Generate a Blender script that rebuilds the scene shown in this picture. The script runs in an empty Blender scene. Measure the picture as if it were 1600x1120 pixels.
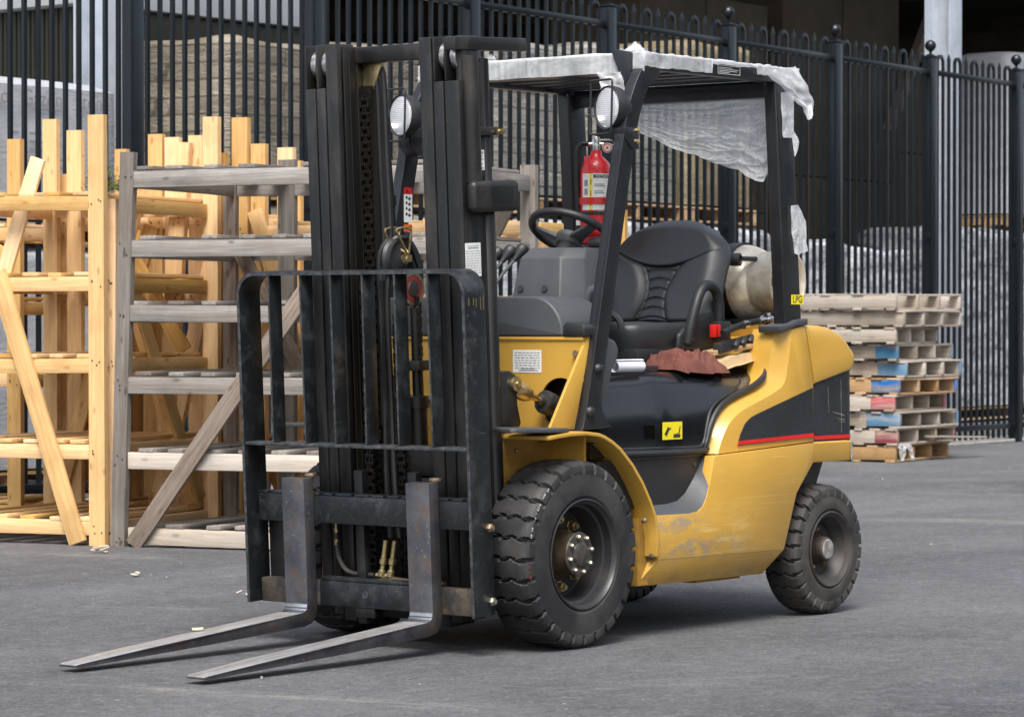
import bpy, bmesh, math, random
from mathutils import Vector, Matrix, noise
R = math.radians
PI = math.pi
sc = bpy.context.scene
COL = sc.collection
rng = random.Random(7)

# ------------------------------------------------------------------ camera, sky, sun
cam_d = bpy.data.cameras.new('camera')
cam = bpy.data.objects.new('camera', cam_d)
COL.objects.link(cam)
pitch = math.atan(55 / 4900.0)
th = R(38)
vd = Vector((math.cos(th) * math.cos(pitch), math.sin(th) * math.cos(pitch), -math.sin(pitch)))
vr = Vector((math.sin(th), -math.cos(th), 0))
vu = vr.cross(vd)
cam.matrix_world = Matrix(((vr.x, vu.x, -vd.x, -8.897), (vr.y, vu.y, -vd.y, -7.203),
                           (vr.z, vu.z, -vd.z, 1.1527), (0, 0, 0, 1)))
cam_d.sensor_width = 36
cam_d.lens = 4900 / 1600 * 36
cam_d.clip_end = 2000
cam_d.dof.use_dof = True
cam_d.dof.focus_distance = 11.4
cam_d.dof.aperture_fstop = 11
sc.camera = cam

world = bpy.data.worlds.new('World')
sc.world = world
world.use_nodes = True
wn = world.node_tree
bg = wn.nodes['Background']
sky = wn.nodes.new('ShaderNodeTexSky')
sky.sky_type = 'NISHITA'
sky.sun_disc = False
SUN_EL, SUN_AZ = 58, 215        # azimuth of the sun, degrees from +x towards +y
sky.sun_elevation = R(SUN_EL)
sky.sun_rotation = R(90 - SUN_AZ)
sky.dust_density = 4.0
sky.air_density = 1.0
hs = wn.nodes.new('ShaderNodeHueSaturation')
hs.inputs['Saturation'].default_value = 0.55
wn.links.new(sky.outputs[0], hs.inputs['Color'])
wn.links.new(hs.outputs[0], bg.inputs['Color'])
bg.inputs['Strength'].default_value = 0.125

sun_d = bpy.data.lights.new('sun', 'SUN')
sun_d.energy = 2.3
sun_d.angle = R(28)
sun_d.color = (1.0, 0.97, 0.93)
sun = bpy.data.objects.new('sun', sun_d)
COL.objects.link(sun)
sdir = Vector((math.cos(R(SUN_AZ)) * math.cos(R(SUN_EL)), math.sin(R(SUN_AZ)) * math.cos(R(SUN_EL)), math.sin(R(SUN_EL))))
sun.rotation_euler = sdir.to_track_quat('Z', 'Y').to_euler()
sc.view_settings.view_transform = 'Standard'
sc.view_settings.look = 'None'
sc.view_settings.exposure = 0.92
sc.view_settings.gamma = 1


# ------------------------------------------------------------------ mesh helper
class MB:
    """collects shapes and links them as one mesh object"""
    def __init__(self, xf=None):
        self.v, self.f, self.mi, self.g, self.rnd = [], [], [], [], []
        self.xf = xf
        self.cur = 0

    def add(self, vs, fs, g=None, rnd=None):
        o = len(self.v)
        for i, p in enumerate(vs):
            self.v.append(tuple(p))
            self.g.append(tuple(g[i]) if g else tuple(p))
            self.rnd.append(0.5 if rnd is None else rnd)
        for f in fs:
            self.f.append([o + i for i in f])
            self.mi.append(self.cur)
        return self

    def hexa(self, c8, g=None, rnd=None):
        return self.add(c8, [(0, 3, 2, 1), (4, 5, 6, 7), (0, 1, 5, 4), (1, 2, 6, 5), (2, 3, 7, 6), (3, 0, 4, 7)], g, rnd)

    def box(self, x0, x1, y0, y1, z0, z1):
        return self.hexa([(x0, y0, z0), (x1, y0, z0), (x1, y1, z0), (x0, y1, z0),
                          (x0, y0, z1), (x1, y0, z1), (x1, y1, z1), (x0, y1, z1)])

    def plank(self, p0, p1, w, t, wdir, rnd=None, warp=0.0, cut0=0.0, cut1=0.0):
        """board from p0 to p1; w along wdir, t along the third axis; several segments with a slight warp"""
        p0, p1 = Vector(p0), Vector(p1)
        L = (p1 - p0).length
        a = (p1 - p0) / L
        wd = Vector(wdir)
        wd = (wd - a * wd.dot(a)).normalized()
        td = a.cross(wd).normalized()
        rnd = rng.random() if rnd is None else rnd
        off = Vector((rng.random() * 90, rng.random() * 90, rng.random() * 90))
        n = 5 if warp else 1
        vs, gs, fs = [], [], []
        k1, k2 = rng.uniform(-1, 1) * warp, rng.uniform(-1, 1) * warp
        for i in range(n + 1):
            s = i / n
            c = p0 + a * (L * s) + wd * (k1 * math.sin(PI * s)) + td * (k2 * math.sin(PI * s))
            for (i2, j2) in ((-1, -1), (1, -1), (1, 1), (-1, 1)):
                sh = 0
                if i == 0: sh = cut0 * i2
                if i == n: sh = cut1 * i2
                jit = warp * 0.12
                vs.append(c + a * sh + wd * (i2 * w / 2 + rng.uniform(-jit, jit)) + td * (j2 * t / 2 + rng.uniform(-jit, jit)))
                gs.append(Vector((L * s, i2 * w / 2, j2 * t / 2)) + off)
        for i in range(n):
            b = i * 4
            for k in range(4):
                k2_ = (k + 1) % 4
                fs.append((b + k, b + k2_, b + 4 + k2_, b + 4 + k))
        fs.append((3, 2, 1, 0))
        b = n * 4
        fs.append((b, b + 1, b + 2, b + 3))
        return self.add(vs, fs, gs, rnd)

    def prism(self, pts, ext):
        """closed polygon of 3D points extruded by vector ext"""
        n = len(pts)
        e = Vector(ext)
        vs = [Vector(p) for p in pts] + [Vector(p) + e for p in pts]
        fs = [tuple(range(n - 1, -1, -1)), tuple(range(n, 2 * n))]
        for i in range(n):
            j = (i + 1) % n
            fs.append((i, j, n + j, n + i))
        return self.add(vs, fs)

    def pxz(self, pts, y0, y1):
        return self.prism([(x, y0, z) for x, z in pts], (0, y1 - y0, 0))

    def pyz(self, pts, x0, x1):
        return self.prism([(x0, y, z) for y, z in pts], (x1 - x0, 0, 0))

    def pxy(self, pts, z0, z1):
        return self.prism([(x, y, z0) for x, y in pts], (0, 0, z1 - z0))

    def loft(self, rings, closed=True, caps=True):
        n = len(rings[0])
        vs = [p for r in rings for p in r]
        fs = []
        for i in range(len(rings) - 1):
            for k in range(n if closed else n - 1):
                k2 = (k + 1) % n
                fs.append((i * n + k, i * n + k2, (i + 1) * n + k2, (i + 1) * n + k))
        if caps and closed:
            fs.append(tuple(range(n - 1, -1, -1)))
            b = (len(rings) - 1) * n
            fs.append(tuple(range(b, b + n)))
        return self.add(vs, fs)

    def grid(self, fn, nu, nv, cu=False, cv=False):
        vs = [fn(i / (nu if cu else nu - 1), j / (nv if cv else nv - 1)) for i in range(nu) for j in range(nv)]
        fs = []
        for i in range(nu if cu else nu - 1):
            for j in range(nv if cv else nv - 1):
                i2, j2 = (i + 1) % nu, (j + 1) % nv
                fs.append((i * nv + j, i2 * nv + j, i2 * nv + j2, i * nv + j2))
        return self.add(vs, fs)

    def tube(self, pts, r, n=8, closed=False, sec=None):
        """tube along pts; sec = list of (a,b) section offsets instead of a circle"""
        pts = [Vector(p) for p in pts]
        m = len(pts)
        rings = []
        prev = None
        for i, p in enumerate(pts):
            if closed:
                t = pts[(i + 1) % m] - pts[i - 1]
            else:
                t = pts[min(i + 1, m - 1)] - pts[max(i - 1, 0)]
            t.normalize()
            if prev is None:
                ref = Vector((0, 0, 1)) if abs(t.z) < 0.9 else Vector((0, 1, 0))
                a = t.cross(ref).normalized()
            else:
                a = (prev - t * prev.dot(t)).normalized()
            prev = a
            b = t.cross(a)
            rr = r[i] if isinstance(r, (list, tuple)) else r
            if sec:
                rings.append([p + a * s[0] + b * s[1] for s in sec])
            else:
                rings.append([p + a * (rr * math.cos(2 * PI * k / n)) + b * (rr * math.sin(2 * PI * k / n)) for k in range(n)])
        if closed:
            rings.append(rings[0])
            return self.loft(rings, True, False)
        return self.loft(rings, True, True)

    def lathe(self, prof, c, axis, n=32, a0=0.0, ann=False, open_=False):
        """prof: (radius, height along axis)"""
        ax = Vector(axis).normalized()
        ref = Vector((0, 0, 1)) if abs(ax.z) < 0.9 else Vector((1, 0, 0))
        e1 = ax.cross(ref).normalized()
        e2 = ax.cross(e1)
        c = Vector(c)
        rings = [[c + ax * h + (e1 * math.cos(a0 + 2 * PI * k / n) + e2 * math.sin(a0 + 2 * PI * k / n)) * max(r, 1e-4) for k in range(n)] for r, h in prof]
        return self.loft(rings + [rings[0]] if ann else rings, True, not (ann or open_))

    def build(self, name, mat, parent=None, bevel=0.0, seg=2, ang=38, flat=False):
        bm = bmesh.new()
        lg = bm.verts.layers.float_vector.new('g')
        lr = bm.verts.layers.float.new('rnd')
        vl = [bm.verts.new(self.xf(p) if self.xf else p) for p in self.v]
        for v, g, r_ in zip(vl, self.g, self.rnd):
            v[lg] = g
            v[lr] = r_
        for f, m in zip(self.f, self.mi):
            try:
                bf = bm.faces.new([vl[i] for i in f])
                bf.material_index = m
                bf.smooth = not flat
            except ValueError:
                pass
        bmesh.ops.recalc_face_normals(bm, faces=bm.faces)
        if bevel:
            es = [e for e in bm.edges if len(e.link_faces) == 2 and e.calc_face_angle(0) > R(30)]
            bmesh.ops.bevel(bm, geom=es, offset=bevel, segments=seg, profile=0.5, affect='EDGES', clamp_overlap=True)
        me = bpy.data.meshes.new(name)
        bm.to_mesh(me)
        bm.free()
        for m in (mat if isinstance(mat, (list, tuple)) else [mat]):
            me.materials.append(m)
        if not flat:
            me.set_sharp_from_angle(angle=R(ang))
        ob = bpy.data.objects.new(name, me)
        COL.objects.link(ob)
        if parent:
            ob.parent = parent
        return ob


def tag(o, label=None, cat=None, group=None, kind=None):
    if label: o['label'] = label
    if cat: o['category'] = cat
    if group: o['group'] = group
    if kind: o['kind'] = kind
    return o


def empty(name, label, cat, loc=(0, 0, 0), group=None):
    o = bpy.data.objects.new(name, None)
    o.empty_display_size = 0.2
    COL.objects.link(o)
    o.location = loc
    return tag(o, label, cat, group)


def text_mesh(name, body, size, mat, M, parent=None, align='CENTER', bold=0.0):
    cu = bpy.data.curves.new('txt', 'FONT')
    cu.body = body
    cu.size = size
    cu.align_x = align
    cu.align_y = 'CENTER'
    cu.extrude = 0.0004
    cu.offset = bold
    to = bpy.data.objects.new('txt', cu)
    COL.objects.link(to)
    dg = bpy.context.evaluated_depsgraph_get()
    me = bpy.data.meshes.new_from_object(to.evaluated_get(dg))
    bpy.data.objects.remove(to)
    bpy.data.curves.remove(cu)
    me.transform(M)
    me.materials.clear()
    me.materials.append(mat)
    me.name = name
    ob = bpy.data.objects.new(name, me)
    COL.objects.link(ob)
    if parent: ob.parent = parent
    return ob


def frame(origin, xdir, ydir):
    x = Vector(xdir).normalized()
    y = Vector(ydir)
    y = (y - x * y.dot(x)).normalized()
    z = x.cross(y)
    o = Vector(origin)
    return Matrix(((x.x, y.x, z.x, o.x), (x.y, y.y, z.y, o.y), (x.z, y.z, z.z, o.z), (0, 0, 0, 1)))


# ------------------------------------------------------------------ materials
def nodes_of(name):
    m = bpy.data.materials.new(name)
    m.use_nodes = True
    nt = m.node_tree
    return m, nt, nt.nodes['Principled BSDF']


def noise_tex(nt, vec, scale, detail=4, rough=0.6, dist=0.0):
    n = nt.nodes.new('ShaderNodeTexNoise')
    n.inputs['Scale'].default_value = scale
    n.inputs['Detail'].default_value = detail
    n.inputs['Roughness'].default_value = rough
    n.inputs['Distortion'].default_value = dist
    if vec: nt.links.new(vec, n.inputs['Vector'])
    return n.outputs['Fac']


def ramp(nt, fac, p0, p1, c0=(0, 0, 0, 1), c1=(1, 1, 1, 1)):
    r = nt.nodes.new('ShaderNodeValToRGB')
    r.color_ramp.elements[0].position = p0
    r.color_ramp.elements[1].position = p1
    r.color_ramp.elements[0].color = c0
    r.color_ramp.elements[1].color = c1
    nt.links.new(fac, r.inputs[0])
    return r.outputs[0]


def mix(nt, fac, a, b, mode='MIX'):
    m = nt.nodes.new('ShaderNodeMix')
    m.data_type = 'RGBA'
    m.blend_type = mode
    if isinstance(fac, (int, float)): m.inputs[0].default_value = fac
    else: nt.links.new(fac, m.inputs[0])
    for sock, v in ((m.inputs[6], a), (m.inputs[7], b)):
        if isinstance(v, tuple): sock.default_value = v if len(v) == 4 else (*v, 1)
        else: nt.links.new(v, sock)
    return m.outputs[2]


def math_n(nt, op, a, b=0.0, c=None):
    m = nt.nodes.new('ShaderNodeMath')
    m.operation = op
    m.use_clamp = False
    for i, v in enumerate((a, b) if c is None else (a, b, c)):
        if isinstance(v, (int, float)): m.inputs[i].default_value = v
        else: nt.links.new(v, m.inputs[i])
    return m.outputs[0]


def mapping(nt, vec, scale=(1, 1, 1), rot=(0, 0, 0), loc=(0, 0, 0)):
    m = nt.nodes.new('ShaderNodeMapping')
    m.inputs['Scale'].default_value = scale
    m.inputs['Rotation'].default_value = rot
    m.inputs['Location'].default_value = loc
    nt.links.new(vec, m.inputs['Vector'])
    return m.outputs[0]


def objco(nt):
    return nt.nodes.new('ShaderNodeTexCoord').outputs['Object']


def bump(nt, p, h, strength=0.3, dist=0.01):
    b = nt.nodes.new('ShaderNodeBump')
    b.inputs['Strength'].default_value = strength
    b.inputs['Distance'].default_value = dist
    nt.links.new(h, b.inputs['Height'])
    nt.links.new(b.outputs[0], p.inputs['Normal'])


def surf(name, col, rough=0.5, metal=0.0, var=0.25, vscale=6.0, dirt=None, dirt_amt=0.35, dirt_scale=9.0,
         scratch=0.0, scratch_col=(0.3, 0.3, 0.3), bump_s=0.0, bump_scale=300.0, coat=0.0, rvar=0.15, spec=0.5,
         stretch=(1, 1, 1), speck=0.0, speck_col=(0.4, 0.38, 0.35)):
    """painted / moulded surface with tone variation, dirt patches, scratches and specks"""
    m, nt, p = nodes_of(name)
    co = objco(nt)
    cs = mapping(nt, co, stretch)
    n1 = noise_tex(nt, cs, vscale, 5, 0.6)
    dark = tuple(c * (1 - var) for c in col)
    lite = tuple(min(1, c * (1 + var)) for c in col)
    c = mix(nt, ramp(nt, n1, 0.3, 0.7), dark, lite)
    if dirt:
        n2 = noise_tex(nt, cs, dirt_scale, 8, 0.65, 0.3)
        f = ramp(nt, n2, 0.62 - dirt_amt * 0.35, 0.72, (0, 0, 0, 1), (dirt_amt,) * 3 + (1,))
        c = mix(nt, f, c, dirt)
    if scratch:
        w = noise_tex(nt, mapping(nt, co, (3, 3, 90), (0.5, 0.3, 0.2)), 6, 3, 0.5)
        f = ramp(nt, w, 0.70, 0.74, (0, 0, 0, 1), (scratch,) * 3 + (1,))
        c = mix(nt, f, c, scratch_col)
    if speck:
        sp = noise_tex(nt, co, 260, 2, 0.5)
        f = ramp(nt, sp, 0.71, 0.76, (0, 0, 0, 1), (speck,) * 3 + (1,))
        c = mix(nt, f, c, speck_col)
    nt.links.new(c, p.inputs['Base Color'])
    rr = noise_tex(nt, cs, vscale * 2.3, 4, 0.6)
    nt.links.new(math_n(nt, 'MULTIPLY_ADD', rr, rvar * 2, rough - rvar), p.inputs['Roughness'])
    p.inputs['Metallic'].default_value = metal
    p.inputs['Specular IOR Level'].default_value = spec
    p.inputs['Coat Weight'].default_value = coat
    p.inputs['Coat Roughness'].default_value = 0.08
    if bump_s:
        bump(nt, p, noise_tex(nt, co, bump_scale, 3, 0.6), bump_s, 0.002)
    return m


def wood(name, c_lo, c_hi, c_dark, rough=0.75, grey=None, grey_amt=0.0, knots=0.7, lo=0.4, hi=0.65):
    m, nt, p = nodes_of(name)
    at = nt.nodes.new('ShaderNodeAttribute'); at.attribute_name = 'g'
    ar = nt.nodes.new('ShaderNodeAttribute'); ar.attribute_name = 'rnd'
    g = at.outputs['Vector']
    grain = noise_tex(nt, mapping(nt, g, (1.6, 38, 38)), 1.6, 6, 0.6, 0.6)
    fine = noise_tex(nt, mapping(nt, g, (8, 260, 260)), 1.0, 3, 0.6)
    blot = noise_tex(nt, g, 3.2, 4, 0.6)
    c = mix(nt, ramp(nt, grain, 0.34, 0.68), c_lo, c_hi)
    c = mix(nt, math_n(nt, 'MULTIPLY', ramp(nt, fine, 0.45, 0.75), 0.35), c, c_dark)
    # knots
    v = nt.nodes.new('ShaderNodeTexVoronoi')
    v.inputs['Scale'].default_value = 1.0
    nt.links.new(mapping(nt, g, (5.5, 13, 13)), v.inputs['Vector'])
    kn = ramp(nt, v.outputs['Distance'], 0.07, 0.17, (knots,) * 3 + (1,), (0, 0, 0, 1))
    c = mix(nt, kn, c, c_dark)
    c = mix(nt, math_n(nt, 'MULTIPLY', ramp(nt, blot, 0.52, 0.75), 0.45), c, c_dark)
    if grey:
        f = math_n(nt, 'MULTIPLY', ramp(nt, noise_tex(nt, mapping(nt, g, (1, 5, 5)), 2.1, 6, 0.65), lo, hi), grey_amt)
        c = mix(nt, f, c, grey)
    tone = nt.nodes.new('ShaderNodeHueSaturation')
    nt.links.new(math_n(nt, 'MULTIPLY_ADD', ar.outputs['Fac'], 0.50, 0.72), tone.inputs['Value'])
    nt.links.new(math_n(nt, 'MULTIPLY_ADD', ar.outputs['Fac'], -0.35, 1.12), tone.inputs['Saturation'])
    nt.links.new(c, tone.inputs['Color'])
    nt.links.new(tone.outputs[0], p.inputs['Base Color'])
    p.inputs['Roughness'].default_value = rough
    p.inputs['Specular IOR Level'].default_value = 0.3
    bump(nt, p, math_n(nt, 'ADD', grain, math_n(nt, 'MULTIPLY', fine, 0.5)), 0.35, 0.004)
    return m


YEL = (0.53, 0.306, 0.050)
M = {}
def mk_yellow(name, wear):
    m, nt, p = nodes_of(name)
    co = objco(nt)
    c = mix(nt, ramp(nt, noise_tex(nt, co, 3.5, 4, 0.6), 0.3, 0.7), tuple(x * 0.9 for x in YEL), tuple(x * 1.06 for x in YEL))
    # rubbed horizontal streaks, faded
    st = noise_tex(nt, mapping(nt, co, (4, 4, 60)), 2.2, 5, 0.65)
    c = mix(nt, math_n(nt, 'MULTIPLY', ramp(nt, st, 0.55, 0.8), 0.10 + 0.10 * wear), c, (0.62, 0.40, 0.10))
    # fine dust
    c = mix(nt, math_n(nt, 'MULTIPLY', ramp(nt, noise_tex(nt, co, 40, 6, 0.7), 0.5, 0.8), 0.12), c, (0.40, 0.34, 0.24))
    if wear:
        sx = nt.nodes.new('ShaderNodeSeparateXYZ')
        nt.links.new(co, sx.inputs[0])
        def band(ax, c0, w_):
            d_ = math_n(nt, 'ABSOLUTE', math_n(nt, 'SUBTRACT', sx.outputs[ax], c0))
            q = nt.nodes.new('ShaderNodeMath'); q.operation = 'SUBTRACT'; q.use_clamp = True
            q.inputs[0].default_value = 1.0
            nt.links.new(math_n(nt, 'DIVIDE', d_, w_), q.inputs[1])
            return q.outputs[0]
        b1 = math_n(nt, 'MULTIPLY', band('Z', 0.315, 0.055), band('X', 0.74, 0.42))
        b2 = math_n(nt, 'MULTIPLY', band('Z', 0.415, 0.06), band('X', 0.62, 0.22))
        bb = math_n(nt, 'ADD', math_n(nt, 'MULTIPLY', b1, 2.6), math_n(nt, 'MULTIPLY', b2, 2.4))
        sc_n = noise_tex(nt, mapping(nt, co, (7, 7, 15), loc=(0.4, 0, 0.3)), 1.5, 10, 0.78, 0.2)
        q = nt.nodes.new('ShaderNodeMath'); q.operation = 'MULTIPLY'; q.use_clamp = True
        nt.links.new(ramp(nt, sc_n, 0.46, 0.62), q.inputs[0]); nt.links.new(bb, q.inputs[1])
        c = mix(nt, math_n(nt, 'MULTIPLY', q.outputs[0], 0.72 * wear), c, (0.23, 0.215, 0.19))
        pale = noise_tex(nt, mapping(nt, co, (3, 3, 14), loc=(3, 1, 2)), 1.6, 8, 0.7)
        b3 = math_n(nt, 'MULTIPLY', band('Z', 0.36, 0.15), band('X', 0.8, 0.75))
        f2 = math_n(nt, 'MULTIPLY', ramp(nt, pale, 0.50, 0.64), b3)
        c = mix(nt, math_n(nt, 'MULTIPLY', f2, 0.75 * wear), c, (0.66, 0.47, 0.17))
        scr = noise_tex(nt, mapping(nt, co, (1.6, 1.6, 110), (0, R(3), 0)), 2.0, 3, 0.5)
        c = mix(nt, math_n(nt, 'MULTIPLY', ramp(nt, scr, 0.66, 0.70), 0.5 * wear), c, (0.70, 0.52, 0.22))
        b4 = band('Z', 0.205, 0.05)
        c = mix(nt, math_n(nt, 'MULTIPLY', math_n(nt, 'MULTIPLY', b4, ramp(nt, sc_n, 0.40, 0.65)), 0.55 * wear), c, (0.20, 0.14, 0.06))
        chips = noise_tex(nt, co, 75, 3, 0.6)
        c = mix(nt, math_n(nt, 'MULTIPLY', ramp(nt, chips, 0.70, 0.73), 0.5 * wear), c, (0.10, 0.08, 0.06))
    nt.links.new(c, p.inputs['Base Color'])
    nt.links.new(math_n(nt, 'MULTIPLY_ADD', noise_tex(nt, co, 9, 5, 0.6), 0.3, 0.2), p.inputs['Roughness'])
    p.inputs['Coat Weight'].default_value = 0.12
    p.inputs['Coat Roughness'].default_value = 0.2
    bump(nt, p, noise_tex(nt, co, 14, 3, 0.5), 0.05, 0.01)
    return m
M['yellow'] = mk_yellow('yellow paint', 0.25)
M['yellow_worn'] = mk_yellow('yellow paint worn', 1.0)
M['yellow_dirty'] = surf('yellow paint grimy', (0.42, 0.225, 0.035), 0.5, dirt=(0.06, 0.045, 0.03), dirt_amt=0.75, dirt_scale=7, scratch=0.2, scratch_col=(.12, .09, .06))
M['black'] = surf('black paint', (0.011, 0.0115, 0.0125), 0.42, dirt=(0.07, 0.066, 0.06), dirt_amt=0.35, scratch=0.35, scratch_col=(0.16, 0.16, 0.155), speck=0.5, bump_s=0.08)
M['guard'] = surf('guard paint', (0.013, 0.014, 0.016), 0.34, dirt=(0.06, 0.058, 0.055), dirt_amt=0.2, speck=0.5, coat=0.15, bump_s=0.06)
M['steel_dark'] = surf('greasy mast steel', (0.0095, 0.0095, 0.0098), 0.40, dirt=(0.075, 0.068, 0.058), dirt_amt=0.4, dirt_scale=12, scratch=0.3, scratch_col=(0.13, 0.125, 0.115), stretch=(1, 1, 0.25), speck=0.5, bump_s=0.1)
M['steel_inner'] = surf('greasy channel', (0.005, 0.0048, 0.0045), 0.38, dirt=(0.035, 0.03, 0.022), dirt_amt=0.5, dirt_scale=8, stretch=(1, 1, 0.12), bump_s=0.1)
M['bar'] = surf('backrest paint', (0.010, 0.012, 0.014), 0.36, dirt=(0.10, 0.105, 0.11), dirt_amt=0.35, dirt_scale=14, scratch=0.55, scratch_col=(0.22, 0.23, 0.235), speck=0.8, bump_s=0.1)
M['edge'] = surf('pale edge', (0.10, 0.108, 0.115), 0.4, metal=0.5, var=0.6, vscale=40, dirt=(0.02, 0.02, 0.02), dirt_amt=0.8, dirt_scale=30)
M['hood'] = surf('gloss black hood', (0.006, 0.007, 0.0085), 0.22, var=0.1, rvar=0.06, coat=0.35, speck=0.35, dirt=(0.03, 0.03, 0.03), dirt_amt=0.15)
M['decal'] = surf('dark decal', (0.019, 0.0205, 0.023), 0.38, dirt=(0.05, 0.05, 0.05), dirt_amt=0.3, scratch=0.35, scratch_col=(0.2, 0.2, 0.2), speck=0.9, coat=0.1)
M['plastic'] = surf('charcoal plastic', (0.060, 0.064, 0.070), 0.46, var=0.12, dirt=(0.09, 0.088, 0.085), dirt_amt=0.25, bump_s=0.35, bump_scale=900, speck=0.3)
M['plastic_dk'] = surf('black plastic', (0.018, 0.019, 0.021), 0.45, var=0.15, dirt=(0.06, 0.06, 0.06), dirt_amt=0.25, bump_s=0.25, bump_scale=700)
M['vinyl'] = surf('black seat vinyl', (0.034, 0.0365, 0.040), 0.33, var=0.1, bump_s=0.25, bump_scale=650, rvar=0.07)
M['rubber'] = surf('tyre rubber', (0.0165, 0.017, 0.018), 0.62, var=0.3, dirt=(0.085, 0.08, 0.074), dirt_amt=0.5, dirt_scale=6, bump_s=0.3, bump_scale=160, speck=0.3)
M['rubber_dusty'] = surf('dusty tyre rubber', (0.019, 0.0185, 0.018), 0.68, var=0.3, dirt=(0.10, 0.09, 0.08), dirt_amt=0.75, dirt_scale=5, bump_s=0.3, bump_scale=160, speck=0.3)
M['rubber_dk'] = surf('hose rubber', (0.013, 0.0135, 0.0145), 0.42, var=0.2, bump_s=0.1)
M['rim'] = surf('rim paint', (0.019, 0.020, 0.022), 0.42, dirt=(0.07, 0.055, 0.04), dirt_amt=0.4, bump_s=0.1)
M['rim_rust'] = surf('dusty rear rim', (0.026, 0.0255, 0.025), 0.55, dirt=(0.085, 0.06, 0.042), dirt_amt=0.45, dirt_scale=14, bump_s=0.2)
M['hub'] = surf('greasy hub', (0.17, 0.12, 0.075), 0.4, metal=0.5, var=0.5, vscale=14, dirt=(0.012, 0.01, 0.008), dirt_amt=0.6)
M['hub_face'] = surf('dusty hub face', (0.040, 0.038, 0.036), 0.5, metal=0.2, var=0.4, vscale=30, dirt=(0.12, 0.10, 0.08), dirt_amt=0.7, dirt_scale=25, bump_s=0.2)
M['hub_rust'] = surf('brown hub', (0.05, 0.036, 0.026), 0.6, var=0.5, vscale=20)
M['hubcap_pale'] = surf('pale hub cap', (0.30, 0.305, 0.30), 0.6, var=0.45, vscale=40, dirt=(0.10, 0.06, 0.03), dirt_amt=0.8, dirt_scale=30)
M['nut'] = surf('zinc nut', (0.42, 0.39, 0.31), 0.38, metal=0.9, var=0.3, vscale=40)
M['nut_dull'] = surf('dull nut', (0.30, 0.23, 0.15), 0.45, metal=0.7, var=0.4, vscale=60)
M['roller'] = surf('polished roller', (0.55, 0.55, 0.55), 0.28, metal=1.0, var=0.25, vscale=15)
M['brass'] = surf('yellow zinc', (0.52, 0.42, 0.22), 0.32, metal=0.9, var=0.25, vscale=25)
M['chrome'] = surf('chrome', (0.66, 0.65, 0.62), 0.2, metal=1.0, var=0.15)
M['rod'] = surf('oily rod', (0.55, 0.38, 0.16), 0.22, metal=0.9, var=0.3, vscale=20)
M['chain'] = surf('oiled chain', (0.030, 0.028, 0.026), 0.3, metal=0.6, var=0.4, vscale=60)
M['red'] = surf('extinguisher red', (0.55, 0.008, 0.012), 0.28, var=0.12, coat=0.5)
M['red_dull'] = surf('worn red', (0.20, 0.03, 0.026), 0.5, var=0.3, vscale=20)
M['red_strip'] = surf('red stripe', (0.62, 0.015, 0.015), 0.4, var=0.1)
M['label'] = surf('white label', (0.72, 0.73, 0.72), 0.5, var=0.06, dirt=(0.4, 0.38, 0.33), dirt_amt=0.25)
M['ink'] = surf('label ink', (0.03, 0.03, 0.035), 0.6, var=0.1)
M['ink_grey'] = surf('grey print', (0.26, 0.26, 0.27), 0.6, var=0.1)
M['sticker_y'] = surf('yellow sticker', (0.80, 0.66, 0.015), 0.4, var=0.06, dirt=(0.4, 0.33, 0.05), dirt_amt=0.2)
M['orange'] = surf('orange print', (0.70, 0.13, 0.015), 0.45, var=0.08)
M['fence'] = surf('fence paint', (0.0035, 0.0065, 0.0095), 0.30, spec=0.5, var=0.15, dirt=(0.02, 0.022, 0.025), dirt_amt=0.25, dirt_scale=4, rvar=0.06)
M['galv'] = surf('galvanised steel', (0.46, 0.50, 0.56), 0.45, metal=0.25, var=0.12, vscale=5, dirt=(0.3, 0.32, 0.35), dirt_amt=0.3)
M['siding'] = surf('olive metal siding', (0.042, 0.040, 0.026), 0.55, var=0.15)
M['fascia'] = surf('white fascia', (0.8, 0.82, 0.82), 0.5, var=0.04)
M['shed_dark'] = surf('dark roof lining', (0.05, 0.042, 0.03), 0.8, var=0.3, vscale=2)
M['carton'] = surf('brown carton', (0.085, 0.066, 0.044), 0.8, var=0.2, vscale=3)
M['lens_back'] = surf('lamp reflector', (0.80, 0.81, 0.84), 0.18, metal=0.9, var=0.05)
M['tank'] = surf('worn gas tank', (0.76, 0.72, 0.62), 0.33, metal=0.25, var=0.12, vscale=9, dirt=(0.36, 0.28, 0.16), dirt_amt=0.65, dirt_scale=22, scratch=0.6, scratch_col=(0.13, 0.10, 0.07), speck=0.7, speck_col=(0.12, 0.09, 0.06), bump_s=0.15, bump_scale=60)
M['rag'] = surf('rust red cloth', (0.155, 0.060, 0.047), 0.9, var=0.2, vscale=10, bump_s=0.4, bump_scale=900, spec=0.2)
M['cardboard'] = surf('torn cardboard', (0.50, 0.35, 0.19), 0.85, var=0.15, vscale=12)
M['paper'] = surf('white paper', (0.78, 0.79, 0.86), 0.7, var=0.05)
M['buckle'] = surf('red buckle', (0.60, 0.02, 0.015), 0.35, var=0.1)
M['wood_new'] = wood('new pine', (0.66, 0.395, 0.150), (0.80, 0.535, 0.235), (0.36, 0.18, 0.06))
M['wood_grey'] = wood('weathered grey timber', (0.185, 0.168, 0.152), (0.345, 0.325, 0.30), (0.06, 0.048, 0.038), knots=0.9, grey=(0.20, 0.155, 0.115), grey_amt=0.55)
M['wood_brown'] = wood('weathered brown timber', (0.165, 0.125, 0.095), (0.30, 0.245, 0.20), (0.075, 0.05, 0.035))
M['wood_pallet'] = wood('pallet timber', (0.36, 0.285, 0.215), (0.55, 0.475, 0.385), (0.13, 0.09, 0.06), grey=(0.42, 0.40, 0.37), grey_amt=0.6)
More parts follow.
